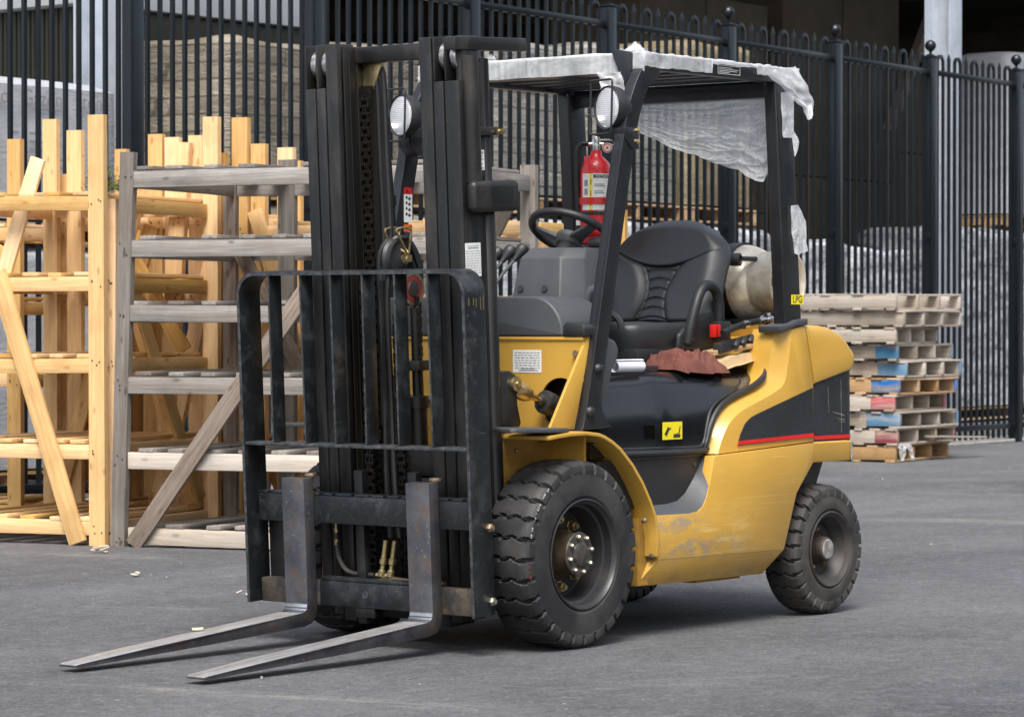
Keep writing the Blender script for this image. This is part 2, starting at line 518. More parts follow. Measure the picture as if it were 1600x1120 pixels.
M['wood_pale'] = wood('pale old pine', (0.40, 0.325, 0.24), (0.58, 0.50, 0.40), (0.17, 0.12, 0.08), grey=(0.36, 0.34, 0.31), grey_amt=0.5)
M['wood_tan'] = wood('tan pallet timber', (0.44, 0.27, 0.13), (0.60, 0.41, 0.23), (0.18, 0.1, 0.05))
def paint_wood(name, c):
    return wood(name, (0.36, 0.30, 0.24), (0.52, 0.46, 0.39), (0.15, 0.11, 0.08), grey=c, grey_amt=0.95, lo=0.33, hi=0.54)
M['p_blue'] = paint_wood('blue painted wood', (0.055, 0.20, 0.36))
M['p_bright'] = paint_wood('bright blue painted wood', (0.035, 0.20, 0.55))
M['p_red'] = paint_wood('red painted wood', (0.42, 0.02, 0.035))
M['p_crimson'] = paint_wood('crimson painted wood', (0.30, 0.045, 0.065))
M['recess_shade'] = surf('painted recess shade', (0.002, 0.002, 0.002), 0.9, spec=0.05)
M['chip_pale'] = surf('bare filler', (0.42, 0.40, 0.36), 0.6, var=0.3, vscale=60)
M['nail'] = surf('rusty nail head', (0.03, 0.02, 0.014), 0.6)
M['moss'] = surf('moss', (0.15, 0.17, 0.055), 0.9, var=0.6, vscale=40)


def mk_fork():
    m, nt, p = nodes_of('fork steel')
    co = objco(nt)
    c = mix(nt, ramp(nt, noise_tex(nt, co, 9, 6, 0.65), 0.35, 0.7), (0.055, 0.060, 0.074), (0.135, 0.135, 0.142))
    c = mix(nt, math_n(nt, 'MULTIPLY', ramp(nt, noise_tex(nt, co, 17, 9, 0.7), 0.5, 0.68), 0.7), c, (0.15, 0.085, 0.045))
    c = mix(nt, math_n(nt, 'MULTIPLY', ramp(nt, noise_tex(nt, co, 60, 4, 0.6), 0.64, 0.72), 0.6), c, (0.34, 0.32, 0.30))
    nt.links.new(c, p.inputs['Base Color'])
    p.inputs['Metallic'].default_value = 0.65
    nt.links.new(math_n(nt, 'MULTIPLY_ADD', noise_tex(nt, co, 25, 5, 0.6), 0.4, 0.22), p.inputs['Roughness'])
    bump(nt, p, noise_tex(nt, co, 90, 4, 0.6), 0.12, 0.003)
    return m
M['fork'] = mk_fork()
def mk_blade():
    m, nt, p = nodes_of('scraped blade steel')
    co = objco(nt)
    s = noise_tex(nt, mapping(nt, co, (2, 45, 6)), 2.5, 6, 0.7)
    c = mix(nt, ramp(nt, s, 0.35, 0.7), (0.36, 0.345, 0.33), (0.80, 0.80, 0.80))
    c = mix(nt, math_n(nt, 'MULTIPLY', ramp(nt, noise_tex(nt, co, 13, 8, 0.7), 0.52, 0.7), 0.45), c, (0.26, 0.19, 0.13))
    nt.links.new(c, p.inputs['Base Color'])
    p.inputs['Metallic'].default_value = 0.7
    nt.links.new(math_n(nt, 'MULTIPLY_ADD', s, 0.35, 0.2), p.inputs['Roughness'])
    bump(nt, p, s, 0.12, 0.003)
    return m
M['blade'] = mk_blade()
def mk_rustbar():
    m, nt, p = nodes_of('rusting carriage bar')
    co = objco(nt)
    c = mix(nt, ramp(nt, noise_tex(nt, co, 11, 8, 0.7), 0.42, 0.6), (0.033, 0.033, 0.033), (0.105, 0.085, 0.062))
    c = mix(nt, math_n(nt, 'MULTIPLY', ramp(nt, noise_tex(nt, co, 21, 6, 0.7), 0.56, 0.7), 0.75), c, (0.22, 0.105, 0.035))
    nt.links.new(c, p.inputs['Base Color'])
    p.inputs['Roughness'].default_value = 0.5
    p.inputs['Metallic'].default_value = 0.3
    bump(nt, p, noise_tex(nt, co, 70, 4, 0.6), 0.2, 0.003)
    return m
M['rustbar'] = mk_rustbar()


def mk_film(name, lo, hi, col=(0.93, 0.95, 0.97), bs=0.25, ks=1.0, la=1.0):
    """clear film: mostly see-through; whitened along its crumple lines, which also paints in its highlights"""
    m, nt, p = nodes_of(name)
    co = objco(nt)
    out = nt.nodes['Material Output']
    def ridge(vec, sc_, w_):
        n = noise_tex(nt, vec, sc_, 3, 0.55, 0.8)
        d = math_n(nt, 'ABSOLUTE', math_n(nt, 'SUBTRACT', n, 0.5))
        return ramp(nt, d, 0.0, w_, (1, 1, 1, 1), (0, 0, 0, 1))
    r1 = ridge(mapping(nt, co, (5 * ks, 9 * ks, 5 * ks), (0.6, 0.5, 0.3)), 2.2, 0.05)
    r2 = ridge(mapping(nt, co, (14 * ks, 4 * ks, 10 * ks), (0.2, 0.8, 0.5)), 2.6, 0.045)
    cl = noise_tex(nt, mapping(nt, co, (1, 1, 2)), 7, 5, 0.65, 0.6)
    ln = math_n(nt, 'MULTIPLY', math_n(nt, 'MAXIMUM', r1, r2), la)
    p.inputs['Base Color'].default_value = (*col, 1)
    p.inputs['Roughness'].default_value = 0.16
    p.inputs['Specular IOR Level'].default_value = 0.8
    bump(nt, p, math_n(nt, 'ADD', cl, math_n(nt, 'MULTIPLY', ln, 0.35)), bs, 0.02)
    tl = nt.nodes.new('ShaderNodeBsdfTranslucent'); tl.inputs[0].default_value = (*col, 1)
    tr = nt.nodes.new('ShaderNodeBsdfTransparent')
    m1 = nt.nodes.new('ShaderNodeMixShader'); m1.inputs[0].default_value = 0.35
    nt.links.new(p.outputs[0], m1.inputs[1]); nt.links.new(tl.outputs[0], m1.inputs[2])
    m2 = nt.nodes.new('ShaderNodeMixShader')
    f = math_n(nt, 'MULTIPLY_ADD', ramp(nt, cl, 0.32, 0.72), hi - lo, lo)
    f = math_n(nt, 'MAXIMUM', f, math_n(nt, 'MULTIPLY', ln, min(1.0, hi + 0.22)))
    nt.links.new(f, m2.inputs[0])
    nt.links.new(tr.outputs[0], m2.inputs[1]); nt.links.new(m1.outputs[0], m2.inputs[2])
    nt.links.new(m2.outputs[0], out.inputs[0])
    return m
M['film'] = mk_film('clear plastic film', 0.34, 0.88, bs=0.14, ks=0.5, la=0.6)  # opaque white raised to stand in for bright highlights
M['film_thin'] = mk_film('thin clear plastic film', 0.52, 0.92, ks=0.8)


def mk_wrap(name, c1, c2, vs=3.0, stripes=0.0, gl=0.35, bs=0.6):
    """goods seen through stretch wrap"""
    m, nt, p = nodes_of(name)
    co = objco(nt)
    a = noise_tex(nt, mapping(nt, co, (1, 1, 2.5)), vs, 5, 0.65, 0.5)
    c = mix(nt, ramp(nt, a, 0.35, 0.65), c1, c2)
    if stripes:
        sx = nt.nodes.new('ShaderNodeSeparateXYZ'); nt.links.new(co, sx.inputs[0])
        cb = nt.nodes.new('ShaderNodeCombineXYZ')
        wob = noise_tex(nt, co, 3.5, 3, 0.5)
        nt.links.new(math_n(nt, 'ADD', sx.outputs['X'], math_n(nt, 'MULTIPLY', wob, 0.10)), cb.inputs[0])
        nt.links.new(math_n(nt, 'ADD', sx.outputs['Z'], math_n(nt, 'MULTIPLY', wob, 0.03)), cb.inputs[1])
        br = nt.nodes.new('ShaderNodeTexBrick')
        br.inputs['Scale'].default_value = 1.0
        br.inputs['Brick Width'].default_value = 0.46
        br.inputs['Row Height'].default_value = 0.125
        br.inputs['Mortar Size'].default_value = 0.012
        br.inputs['Mortar Smooth'].default_value = 0.6
        br.inputs['Color1'].default_value = (0.8, 0.8, 0.8, 1); br.inputs['Color2'].default_value = (1.15, 1.12, 1.08, 1); br.inputs['Mortar'].default_value = (0.28, 0.26, 0.23, 1)
        nt.links.new(cb.outputs[0], br.inputs['Vector'])
        c = mix(nt, 0.75, c, br.outputs['Color'], 'MULTIPLY')
    nt.links.new(c, p.inputs['Base Color'])
    p.inputs['Roughness'].default_value = gl
    w2 = noise_tex(nt, mapping(nt, co, (1, 1, 4), (0.2, 0.5, 0)), 7, 5, 0.65, 1.5)
    bump(nt, p, w2, bs, 0.05)
    return m
M['wrap_tan'] = mk_wrap('tan bags under wrap', (0.17, 0.145, 0.11), (0.28, 0.245, 0.195), stripes=1)
M['wrap_grey'] = mk_wrap('grey bags under wrap', (0.20, 0.19, 0.172), (0.33, 0.315, 0.285), stripes=1)
M['wrap_silver'] = mk_wrap('silver plastic wrap', (0.16, 0.165, 0.175), (0.72, 0.75, 0.78), vs=3.2, gl=0.2, bs=0.45)  # pale patches stand in for highlights on the wrap
M['wrap_white'] = mk_wrap('white wrap', (0.36, 0.375, 0.40), (0.47, 0.485, 0.51), gl=0.3, bs=0.25)
M['wrap_gold'] = mk_wrap('amber wrap', (0.17, 0.13, 0.07), (0.27, 0.22, 0.13), gl=0.3)


LINES = [(-1.884, 0.30, -1.50, -1.55, 0.12, 0.75), (0.08, 2.15, 0.33, 1.40, 0.07, 0.6), (1.95, 4.65, 2.25, 3.5, 0.16, 0.7), (2.5, 3.6, 2.9, 2.3, 0.10, 0.45), (6.95, 2.6, 7.3, 1.3, 0.22, 0.9), (9.5, 3.6, 10.2, 2.2, 0.3, 0.55), (-1.15, -1.2, -0.1, -1.75, 0.14, 0.4), (4.2, -0.2, 4.9, -1.8, 0.2, 0.4), (-0.65, 1.15, -0.72, 0.70, 0.07, 0.6)]
def mk_asphalt():
    m, nt, p = nodes_of('asphalt')
    co = objco(nt)
    big = noise_tex(nt, mapping(nt, co, (1, 1.8, 1), (0, 0, R(-50))), 0.30, 8, 0.66, 0.6)
    c = mix(nt, ramp(nt, big, 0.34, 0.66), (0.060, 0.0615, 0.066), (0.165, 0.168, 0.175))
    mid = noise_tex(nt, co, 1.7, 9, 0.7, 0.4)
    c = mix(nt, math_n(nt, 'MULTIPLY', ramp(nt, mid, 0.48, 0.72), 0.45), c, (0.205, 0.207, 0.213))
    # irregular drag marks across the yard
    st = noise_tex(nt, mapping(nt, co, (0.9, 3.4, 1), (0, 0, R(-54))), 1.6, 10, 0.72, 1.1)
    brk = noise_tex(nt, mapping(nt, co, loc=(4, 8, 0)), 0.9, 6, 0.65)
    f = math_n(nt, 'MULTIPLY', ramp(nt, st, 0.55, 0.70), ramp(nt, brk, 0.42, 0.62))
    c = mix(nt, math_n(nt, 'MULTIPLY', f, 0.6), c, (0.29, 0.285, 0.275))
    dk = noise_tex(nt, mapping(nt, co, loc=(7, 3, 0)), 0.7, 8, 0.66, 0.4)
    c = mix(nt, math_n(nt, 'MULTIPLY', ramp(nt, dk, 0.53, 0.70), 0.5), c, (0.078, 0.080, 0.087))
    # pale dusty smears
    sm = noise_tex(nt, mapping(nt, co, (0.6, 3.6, 1), (0, 0, R(-52)), (2, 9, 0)), 1.1, 10, 0.78, 0.9)
    f = math_n(nt, 'MULTIPLY', ramp(nt, sm, 0.60, 0.68), ramp(nt, noise_tex(nt, co, 0.45, 4, 0.6), 0.5, 0.66))
    c = mix(nt, math_n(nt, 'MULTIPLY', f, 0.6), c, (0.33, 0.31, 0.275))
    # long dusty scrape lines
    for (x0, y0, x1, y1, w_, am) in LINES:
        L_ = math.hypot(x1 - x0, y1 - y0); an = math.atan2(y1 - y0, x1 - x0)
        mp = nt.nodes.new('ShaderNodeMapping'); mp.vector_type = 'TEXTURE'
        mp.inputs['Location'].default_value = (x0, y0, 0); mp.inputs['Rotation'].default_value = (0, 0, an)
        nt.links.new(co, mp.inputs['Vector'])
        sx = nt.nodes.new('ShaderNodeSeparateXYZ'); nt.links.new(mp.outputs[0], sx.inputs[0])
        wob = noise_tex(nt, co, 1.3, 4, 0.6)
        dy = math_n(nt, 'ABSOLUTE', math_n(nt, 'ADD', sx.outputs['Y'], math_n(nt, 'MULTIPLY_ADD', wob, 0.5, -0.25)))
        my = ramp(nt, math_n(nt, 'DIVIDE', dy, w_), 0.15, 1.0, (1, 1, 1, 1), (0, 0, 0, 1))
        dx = math_n(nt, 'ABSOLUTE', math_n(nt, 'SUBTRACT', sx.outputs['X'], L_ / 2))
        mx = ramp(nt, math_n(nt, 'DIVIDE', dx, L_ / 2), 0.6, 1.1, (1, 1, 1, 1), (0, 0, 0, 1))
        nz = ramp(nt, noise_tex(nt, mapping(nt, mp.outputs[0], (1.2, 9, 1)), 2.2, 9, 0.75, 0.3), 0.44, 0.62)
        c = mix(nt, math_n(nt, 'MULTIPLY', math_n(nt, 'MULTIPLY', my, mx), math_n(nt, 'MULTIPLY', nz, am)), c, (0.36, 0.34, 0.305))
    gr1 = noise_tex(nt, co, 13, 9, 0.85, 0.2)
    c = mix(nt, math_n(nt, 'MULTIPLY', ramp(nt, gr1, 0.50, 0.61), 0.52), c, (0.245, 0.249, 0.258))
    gr2 = noise_tex(nt, mapping(nt, co, loc=(5, 1, 2)), 17, 9, 0.85, 0.2)
    c = mix(nt, math_n(nt, 'MULTIPLY', ramp(nt, gr2, 0.50, 0.61), 0.62), c, (0.042, 0.044, 0.048))
    agg = noise_tex(nt, co, 58, 5, 0.8)
    c = mix(nt, math_n(nt, 'MULTIPLY', ramp(nt, agg, 0.50, 0.66), 0.55), c, (0.30, 0.303, 0.312))
    agd = noise_tex(nt, mapping(nt, co, loc=(3, 3, 3)), 82, 5, 0.8)
    c = mix(nt, math_n(nt, 'MULTIPLY', ramp(nt, agd, 0.50, 0.66), 0.75), c, (0.030, 0.031, 0.034))
    sp = noise_tex(nt, co, 31, 2, 0.5)
    c = mix(nt, math_n(nt, 'MULTIPLY', ramp(nt, sp, 0.70, 0.74), 0.75), c, (0.42, 0.40, 0.36))
    nt.links.new(c, p.inputs['Base Color'])
    p.inputs['Roughness'].default_value = 0.72
    p.inputs['Specular IOR Level'].default_value = 0.4
    bump(nt, p, math_n(nt, 'ADD', agg, agd), 0.9, 0.012)
    return m
M['asphalt'] = mk_asphalt()

# ------------------------------------------------------------------ ground
b = MB()
b.add([(-300, -300, 0), (300, -300, 0), (300, 300, 0), (-300, 300, 0)], [(0, 1, 2, 3)])
ground = b.build('asphalt_yard', M['asphalt'])
tag(ground, kind='structure')

# ------------------------------------------------------------------ forklift
FL = empty('forklift', 'yellow and black forklift with plastic-covered roof guard and lowered mast, parked on the asphalt', 'forklift')


def mir(y, s):
    return y if s < 0 else -y          # s=-1: the truck's left side (towards the camera)


# --- side frame panels
P_low = [(0.469, 0.45), (0.68, 0.447), (0.73, 0.452), (0.765, 0.470), (0.79, 0.505), (0.806, 0.545), (0.842, 0.655),
         (1.532, 0.683), (1.532, 0.612), (1.407, 0.492), (1.317, 0.278), (0.469, 0.286)]
for s in (-1, 1):
    b = MB()
    b.pxz(P_low, mir(-0.56, s), mir(-0.515, s))
    b.hexa([(0.469, mir(-0.5595, s), 0.2855), (1.3165, mir(-0.5595, s), 0.2775), (1.3165, mir(-0.50, s), 0.2775), (0.469, mir(-0.50, s), 0.2855),
            (0.405, mir(-0.505, s), 0.19), (1.245, mir(-0.505, s), 0.185), (1.245, mir(-0.47, s), 0.185), (0.405, mir(-0.47, s), 0.19)])
    fr = b.build('side_frame', M['yellow_worn'], FL, bevel=0.0012)
    b = MB()
    b.lathe([(0.0, -0.002), (0.011, -0.002), (0.011, 0.01), (0.005, 0.016), (0, 0.016)], (0.448, mir(-0.545, s), 0.30), (0, -1 if s < 0 else 1, 0), 10)
    b.build('bolt', M['hub_rust'], fr)
# step recess (left and right)
outer = [(0.469, 0.4497), (0.68, 0.4467), (0.73, 0.4517), (0.765, 0.4697), (0.79, 0.5047), (0.806, 0.5447), (0.842, 0.6547)]
inner = [(0.50, 0.482), (0.62, 0.483), (0.685, 0.492), (0.735, 0.518), (0.775, 0.556), (0.815, 0.60), (0.855, 0.6547)]
for s in (-1, 1):
    b = MB()
    vs = [(x, mir(-0.557, s), z) for x, z in outer] + [(x, mir(-0.498, s), z) for x, z in inner]
    n = len(outer)
    b.add(vs, [(i, i + 1, n + i + 1, n + i) for i in range(n - 1)])
    st = b.build('step_tread', M['plastic'], FL)
    b = MB()
    b.pxz([(0.18, 0.46)] + inner + [(0.18, 0.6547)], mir(-0.4975, s), mir(-0.46, s))
    pn = b.build('step_panel', M['plastic_dk'], FL)
    b = MB()
    b.lathe([(0.0, 0), (0.012, 0), (0.010, 0.004), (0.0, 0.004)], (0.80, mir(-0.4975, s), 0.622), (0, -1 if s < 0 else 1, 0), 12)
    b.build('screw', M['rim_rust'], pn)
# chassis core, shades the underside
b = MB()
b.box(0.02, 1.50, -0.36, 0.36, 0.19, 0.70)
b.box(0.46, 1.20, -0.50, 0.50, 0.22, 0.46)
b.box(-0.16, 0.03, -0.30, 0.30, 0.22, 0.44)
b.build('chassis', M['steel_inner'], FL, bevel=0.01)
# belly plate lip visible below the frame
b = MB(); b.box(0.86, 1.16, -0.46, -0.40, 0.172, 0.19); b.build('belly_plate', M['yellow_dirty'], FL)

# --- fenders
arch = [(-0.20, 0.758), (-0.159, 0.762), (-0.08, 0.768), (0.013, 0.770), (0.093, 0.762), (0.13, 0.752), (0.18, 0.731), (0.225, 0.706), (0.30, 0.646),
        (0.363, 0.579), (0.411, 0.512), (0.444, 0.457), (0.462, 0.37), (0.462, 0.30)]
def off_curve(pts, d):
    out = []
    for i, p in enumerate(pts):
        a = Vector(pts[max(i - 1, 0)]); c = Vector(pts[min(i + 1, len(pts) - 1)])
        t = (c - a).normalized()
        out.append((p[0] + t.y * d, p[1] - t.x * d))
    return out
inn = off_curve(arch, -0.014)
for s in (-1, 1):
    b = MB()
    lo = off_curve(arch, 0.014)
    rings = []
    for (o, i_) in zip(arch, lo):
        rings.append([(o[0], mir(-0.575, s), o[1]), (i_[0], mir(-0.575, s), i_[1]), (i_[0], mir(-0.36, s), i_[1]), (o[0], mir(-0.36, s), o[1])])
    b.loft(rings)
    fe = b.build('fender', M['yellow'], FL, bevel=0.003)
    b = MB()
    b.box(-0.335, 0.47, mir(-0.362, s) if s < 0 else 0.340, mir(-0.340, s) if s < 0 else 0.362, 0.20, 0.757)
    b.box(0.401, 0.4675, min(mir(-0.52, s), mir(-0.363, s)), max(mir(-0.52, s), mir(-0.363, s)), 0.195, 0.44)
    b.build('wheel_arch', M['yellow_dirty'], fe)
    for (bx, bz) in ((-0.15, 0.60), (-0.12, 0.70), (0.02, 0.735), (0.40, 0.435)):
        b = MB()
        yy = mir(-0.364, s) if bz != 0.435 else mir(-0.55, s)
        b.lathe([(0.0, -0.006), (0.010, -0.006), (0.010, 0.007), (0.006, 0.011), (0, 0.011)], (bx, yy, bz), (0, -1 if s < 0 else 1, 0), 8)
        b.build('bolt', M['nut_dull'], fe)
    # step pad on the fender's front end
    b = MB()
    b.prism([(-0.385, mir(-0.545, s), 0.789), (-0.37, mir(-0.56, s), 0.790), (-0.20, mir(-0.572, s), 0.786), (-0.07, mir(-0.565, s), 0.7845),
             (-0.07, mir(-0.40, s), 0.7845), (-0.30, mir(-0.40, s), 0.79)], (0, 0, -0.016))
    b.build('fender_step', M['plastic'], FL, bevel=0.004)
    # gusset plate before the guard leg
    b = MB()
    b.prism([(-0.105, mir(-0.50, s), 0.7745), (0.045, mir(-0.50, s), 0.7745), (0.152, mir(-0.50, s), 1.122), (0.133, mir(-0.50, s), 1.122)], (0, 0.012 if s < 0 else -0.012, 0))
    b.build('gusset', M['yellow'], FL, bevel=0.002)

# --- cowl with the openings of the tilt cylinders
b = MB()
for s in (-1, 1):
    cy, cz, rr = mir(-0.395, s), 0.865, 0.092
    n = 28
    outs = []
    for k in range(n):
        a = 2 * PI * k / n
        d = Vector((math.cos(a), math.sin(a)))
        ts = []
        x0, x1 = min(0, mir(-0.5, s)) - cy, max(0, mir(-0.5, s)) - cy
        z0, z1 = 0.765 - cz, 1.09 - cz
        if d.x > 1e-6: ts.append(x1 / d.x)
        if d.x < -1e-6: ts.append(x0 / d.x)
        if d.y > 1e-6: ts.append(z1 / d.y)
        if d.y < -1e-6: ts.append(z0 / d.y)
        outs.append(d * min(ts) + Vector((cy, cz)))
    for (yy, zz) in ((0.0, 0.765), (0.0, 1.09), (mir(-0.5, s), 0.765), (mir(-0.5, s), 1.09)):
        a = math.atan2(zz - cz, yy - cy) % (2 * PI)
        outs[int(round(a / (2 * PI) * n)) % n] = Vector((yy, zz))
    ins = [Vector((cy + rr * math.cos(2 * PI * k / n), cz + rr * math.sin(2 * PI * k / n))) for k in range(n)]
    vs, fs = [], []
    for xx in (0.10, 0.112):
        vs += [(xx, p.x, p.y) for p in ins] + [(xx, p.x, p.y) for p in outs]
    for k in range(n):
        k2 = (k + 1) % n
        fs += [(k, k2, n + k2, n + k), (2 * n + k, 3 * n + k, 3 * n + k2, 2 * n + k2), (k, 2 * n + k, 2 * n + k2, k2)]
    b.add(vs, fs)
b.box(0.101, 0.113, -0.5, 0.5, 0.5, 0.7645)
cw_ = b.build('cowl', M['yellow'], FL)
b = MB()
b.box(0.094, 0.116, -0.50, 0.50, 1.0905, 1.104)
b.build('cowl_lip', M['yellow'], FL, bevel=0.004)
b = MB()
b.box(0.16, 0.165, -0.5, 0.5, 0.72, 1.089)
b.build('cowl_backing', M['steel_inner'], FL)
# bolt and notice on the cowl
b = MB(); b.lathe([(0, 0), (0.011, 0), (0.011, 0.014), (0, 0.014)], (0.1, -0.47, 1.045), (-1, 0, 0), 8); b.build('bolt', M['nut_dull'], cw_)
b = MB(); b.box(0.0985, 0.0995, -0.309, -0.179, 0.974, 1.056)
nt_ = b.build('notice', M['label'], cw_)
b = MB()
for k in range(7):
    z = 1.046 - k * 0.0092
    a = -0.185 - rng.random() * 0.01
    while a > -0.298:
        w = rng.uniform(0.008, 0.022)
        b.box(0.0979, 0.0986, max(a - w, -0.302), a, z - 0.0016, z + 0.0016)
        a -= w + 0.0045
b.box(0.0979, 0.0986, -0.295, -0.205, 0.980, 0.9835); b.box(0.0979, 0.0986, -0.280, -0.215, 0.9855, 0.9885)
b.build('print', M['ink_grey'], nt_)
# cross shaft plate seen through the mast
b = MB(); b.box(0.085, 0.099, -0.02, 0.45, 0.87, 0.885); b.build('cowl_trim', M['chrome'], FL)

# --- dashboard, ledge, console
def arc2(c, r, a0, a1, n):
    return [(c[0] + r * math.cos(R(a0 + (a1 - a0) * k / n)), c[1] + r * math.sin(R(a0 + (a1 - a0) * k / n))) for k in range(n + 1)]
sec = [(0.42, 1.1045), (0.42, 1.22)] + arc2((0.395, 1.225), 0.025, 0, 90, 5) + arc2((-0.27, 1.11), 0.14, 90, 178, 10) + [(-0.411, 1.1045)]
b = MB()
b.pyz(sec, 0.092, 0.36)
b.build('dashboard', M['plastic'], FL, bevel=0.012, seg=3)
b = MB()
sec = [(-0.413, 1.1045), (-0.413, 1.142), (-0.425, 1.158), (-0.50, 1.150), (-0.512, 1.14), (-0.512, 1.1045)]
b.pyz(sec, 0.088, 0.24)
b.build('dash_ledge', M['plastic_dk'], FL, bevel=0.008)
b = MB()   # grab handle arch behind the ledge
b.tube([(0.42, -0.36 + 0.075 * math.cos(R(a)), 1.13 + 0.062 * math.sin(R(a))) for a in range(0, 181, 15)], 0.013, 8)
b.build('grab_loop', M['plastic_dk'], FL)
# grab bar on the column side
b = MB()
b.tube([(0.50, -0.20, 1.12), (0.50, -0.205, 1.20), (0.505, -0.21, 1.245), (0.515, -0.225, 1.275), (0.53, -0.26, 1.288), (0.55, -0.30, 1.285)], 0.02, 10)
b.build('grab_bar', M['plastic'], FL)
# console column: faceted hood
def ring_at(z, x0, x1, w0, w1, ch):
    return [(x0, w0, z), (x0, -w0 + 0.0, z), (x0 + ch, -w1, z), (x1, -w1, z), (x1, w1, z), (x0 + ch, w1, z)]
rings = [ring_at(1.10, 0.36, 0.62, 0.125, 0.175, 0.10), ring_at(1.245, 0.395, 0.64, 0.112, 0.165, 0.09),
         ring_at(1.398, 0.425, 0.66, 0.094, 0.150, 0.08), ring_at(1.436, 0.475, 0.67, 0.078, 0.132, 0.06)]
rings = [[(x, y - 0.055, z) for x, y, z in r_] for r_ in rings]
b = MB(); b.loft(rings)
con = b.build('steering_console', M['plastic'], FL, bevel=0.007, seg=3)
for (yy) in (0.02, -0.095):
    b = MB(); b.lathe([(0.0, 0.0), (0.013, 0.0), (0.013, 0.003), (0, 0.003)], (0.3985, yy, 1.283), (-1, 0, 0.17), 16)
    b.build('port', M['ink'], con)  # flat dark disc, colour stands for the shade inside the opening
# steering column + wheel
wc = Vector((0.685, -0.005, 1.497))
wn_ = Vector((0.50, 0.02, 0.866)).normalized()
wx = Vector((0, 1, 0)); wx = (wx - wn_ * wx.dot(wn_)).normalized(); wy = wn_.cross(wx)
b = MB()
b.tube([wc + wx * (0.157 * math.cos(2 * PI * k / 48)) + wy * (0.157 * math.sin(2 * PI * k / 48)) for k in range(48)], 0.0155, 10, closed=True)
sw = b.build('steering_wheel', M['plastic_dk'], FL)
b = MB()
for a in (20, 160, 270):
    d_ = wx * math.cos(R(a)) + wy * math.sin(R(a))
    p = wx * -math.sin(R(a)) + wy * math.cos(R(a))
    r0 = wc - wn_ * 0.035 + d_ * 0.03; r1 = wc + d_ * 0.153
    b.loft([[r0 + p * 0.03 + wn_ * 0.008, r0 - p * 0.03 + wn_ * 0.008, r0 - p * 0.03 - wn_ * 0.012, r0 + p * 0.03 - wn_ * 0.012],
            [r1 + p * 0.016 + wn_ * 0.006, r1 - p * 0.016 + wn_ * 0.006, r1 - p * 0.016 - wn_ * 0.008, r1 + p * 0.016 - wn_ * 0.008]])
b.lathe([(0.0, -0.06), (0.045, -0.06), (0.055, -0.03), (0.05, -0.012), (0.03, -0.008), (0, -0.008)], wc, wn_, 20)
b.build('spokes', M['plastic'], sw, bevel=0.004)
b = MB()
b.tube([(0.575, -0.05, 1.38), wc - wn_ * 0.05], [0.05, 0.036], 14)
b.build('steering_column', M['plastic_dk'], FL)
# indicator stalks with bellows
b = MB()
p0, p1 = Vector((0.60, -0.085, 1.408)), Vector((0.605, -0.185, 1.385))
prof = [(0.0, 0.0), (0.03, 0.0)] + [(0.034 - 0.002 * k + (0.006 if k % 2 else 0), 0.008 + 0.009 * k) for k in range(8)] + [(0.013, 0.085), (0.012, 0.125), (0, 0.125)]
b.lathe(prof, p0, p1 - p0, 14)
b.build('stalk', M['plastic_dk'], FL)
b = MB()
b.lathe([(0, 0), (0.018, 0), (0.024, 0.03), (0.022, 0.07), (0.012, 0.085), (0, 0.085)], (0.655, -0.12, 1.455), (0.02, -0.4, 0.0), 12)
b.build('stalk', M['plastic_dk'], FL)
# hydraulic levers
for i, (x, y, z) in enumerate(((0.50, 0.245, 1.385), (0.515, 0.195, 1.392), (0.545, 0.16, 1.397))):
    b = MB()
    b.tube([(x - 0.13, y + 0.05, z - 0.16), (x - 0.05, y + 0.018, z - 0.055), (x, y, z)], 0.007, 8)
    lv = b.build('lever', M['plastic'], FL)
    b = MB()
    dv = Vector((0.05, -0.02, 0.06))
    b.lathe([(0, -0.006), (0.010, -0.006), (0.013, 0.01), (0.024, 0.035), (0.0265, 0.052), (0.02, 0.066), (0, 0.071)], (x, y, z), dv, 14)
    b.build('knob', M['plastic_dk'], lv)

# --- engine hood (gloss black)
def hood_pt(u, v):
    x = 0.16 + u * (1.38 - 0.16)
    bulge = 0.012 * (1 / (1 + math.exp(-(x - 0.63) / 0.022))) + 0.01 * math.sin(max(0, min(1, (x - 0.63) / 0.6)) * PI)
    ys = 0.482 + bulge
    ztop = 0.957 + 0.022 * max(0, min(1, (x - 0.2) / 1.1))
    side = -1 if v < 0.5 else 1
    q = v * 2 if v < 0.5 else (1 - v) * 2
    A_, B_, ne = 0.17, ztop - 0.664, 2.5
    if q < 0.75:
        a = q / 0.75 * PI / 2
        y = ys - A_ + A_ * max(0.0, math.cos(a)) ** (2 / ne); z = 0.664 + B_ * math.sin(a) ** (2 / ne)
    else:
        y = (ys - A_) * (1 - (q - 0.75) / 0.25); z = ztop + 0.004 * (q - 0.75) / 0.25
    return (x, side * y, z)
def hood_y(x, z):
    ztop = 0.957 + 0.022 * max(0, min(1, (x - 0.2) / 1.1))
    t = max(0.0, min(1.0, (z - 0.664) / (ztop - 0.664)))
    bulge = 0.012 * (1 / (1 + math.exp(-(x - 0.63) / 0.022))) + 0.01 * math.sin(max(0, min(1, (x - 0.63) / 0.6)) * PI)
    return 0.482 + bulge - 0.17 + 0.17 * (1 - t ** 2.5) ** (1 / 2.5)
b = MB()
b.grid(hood_pt, 100, 121)
hd = b.build('engine_hood', M['hood'], FL)
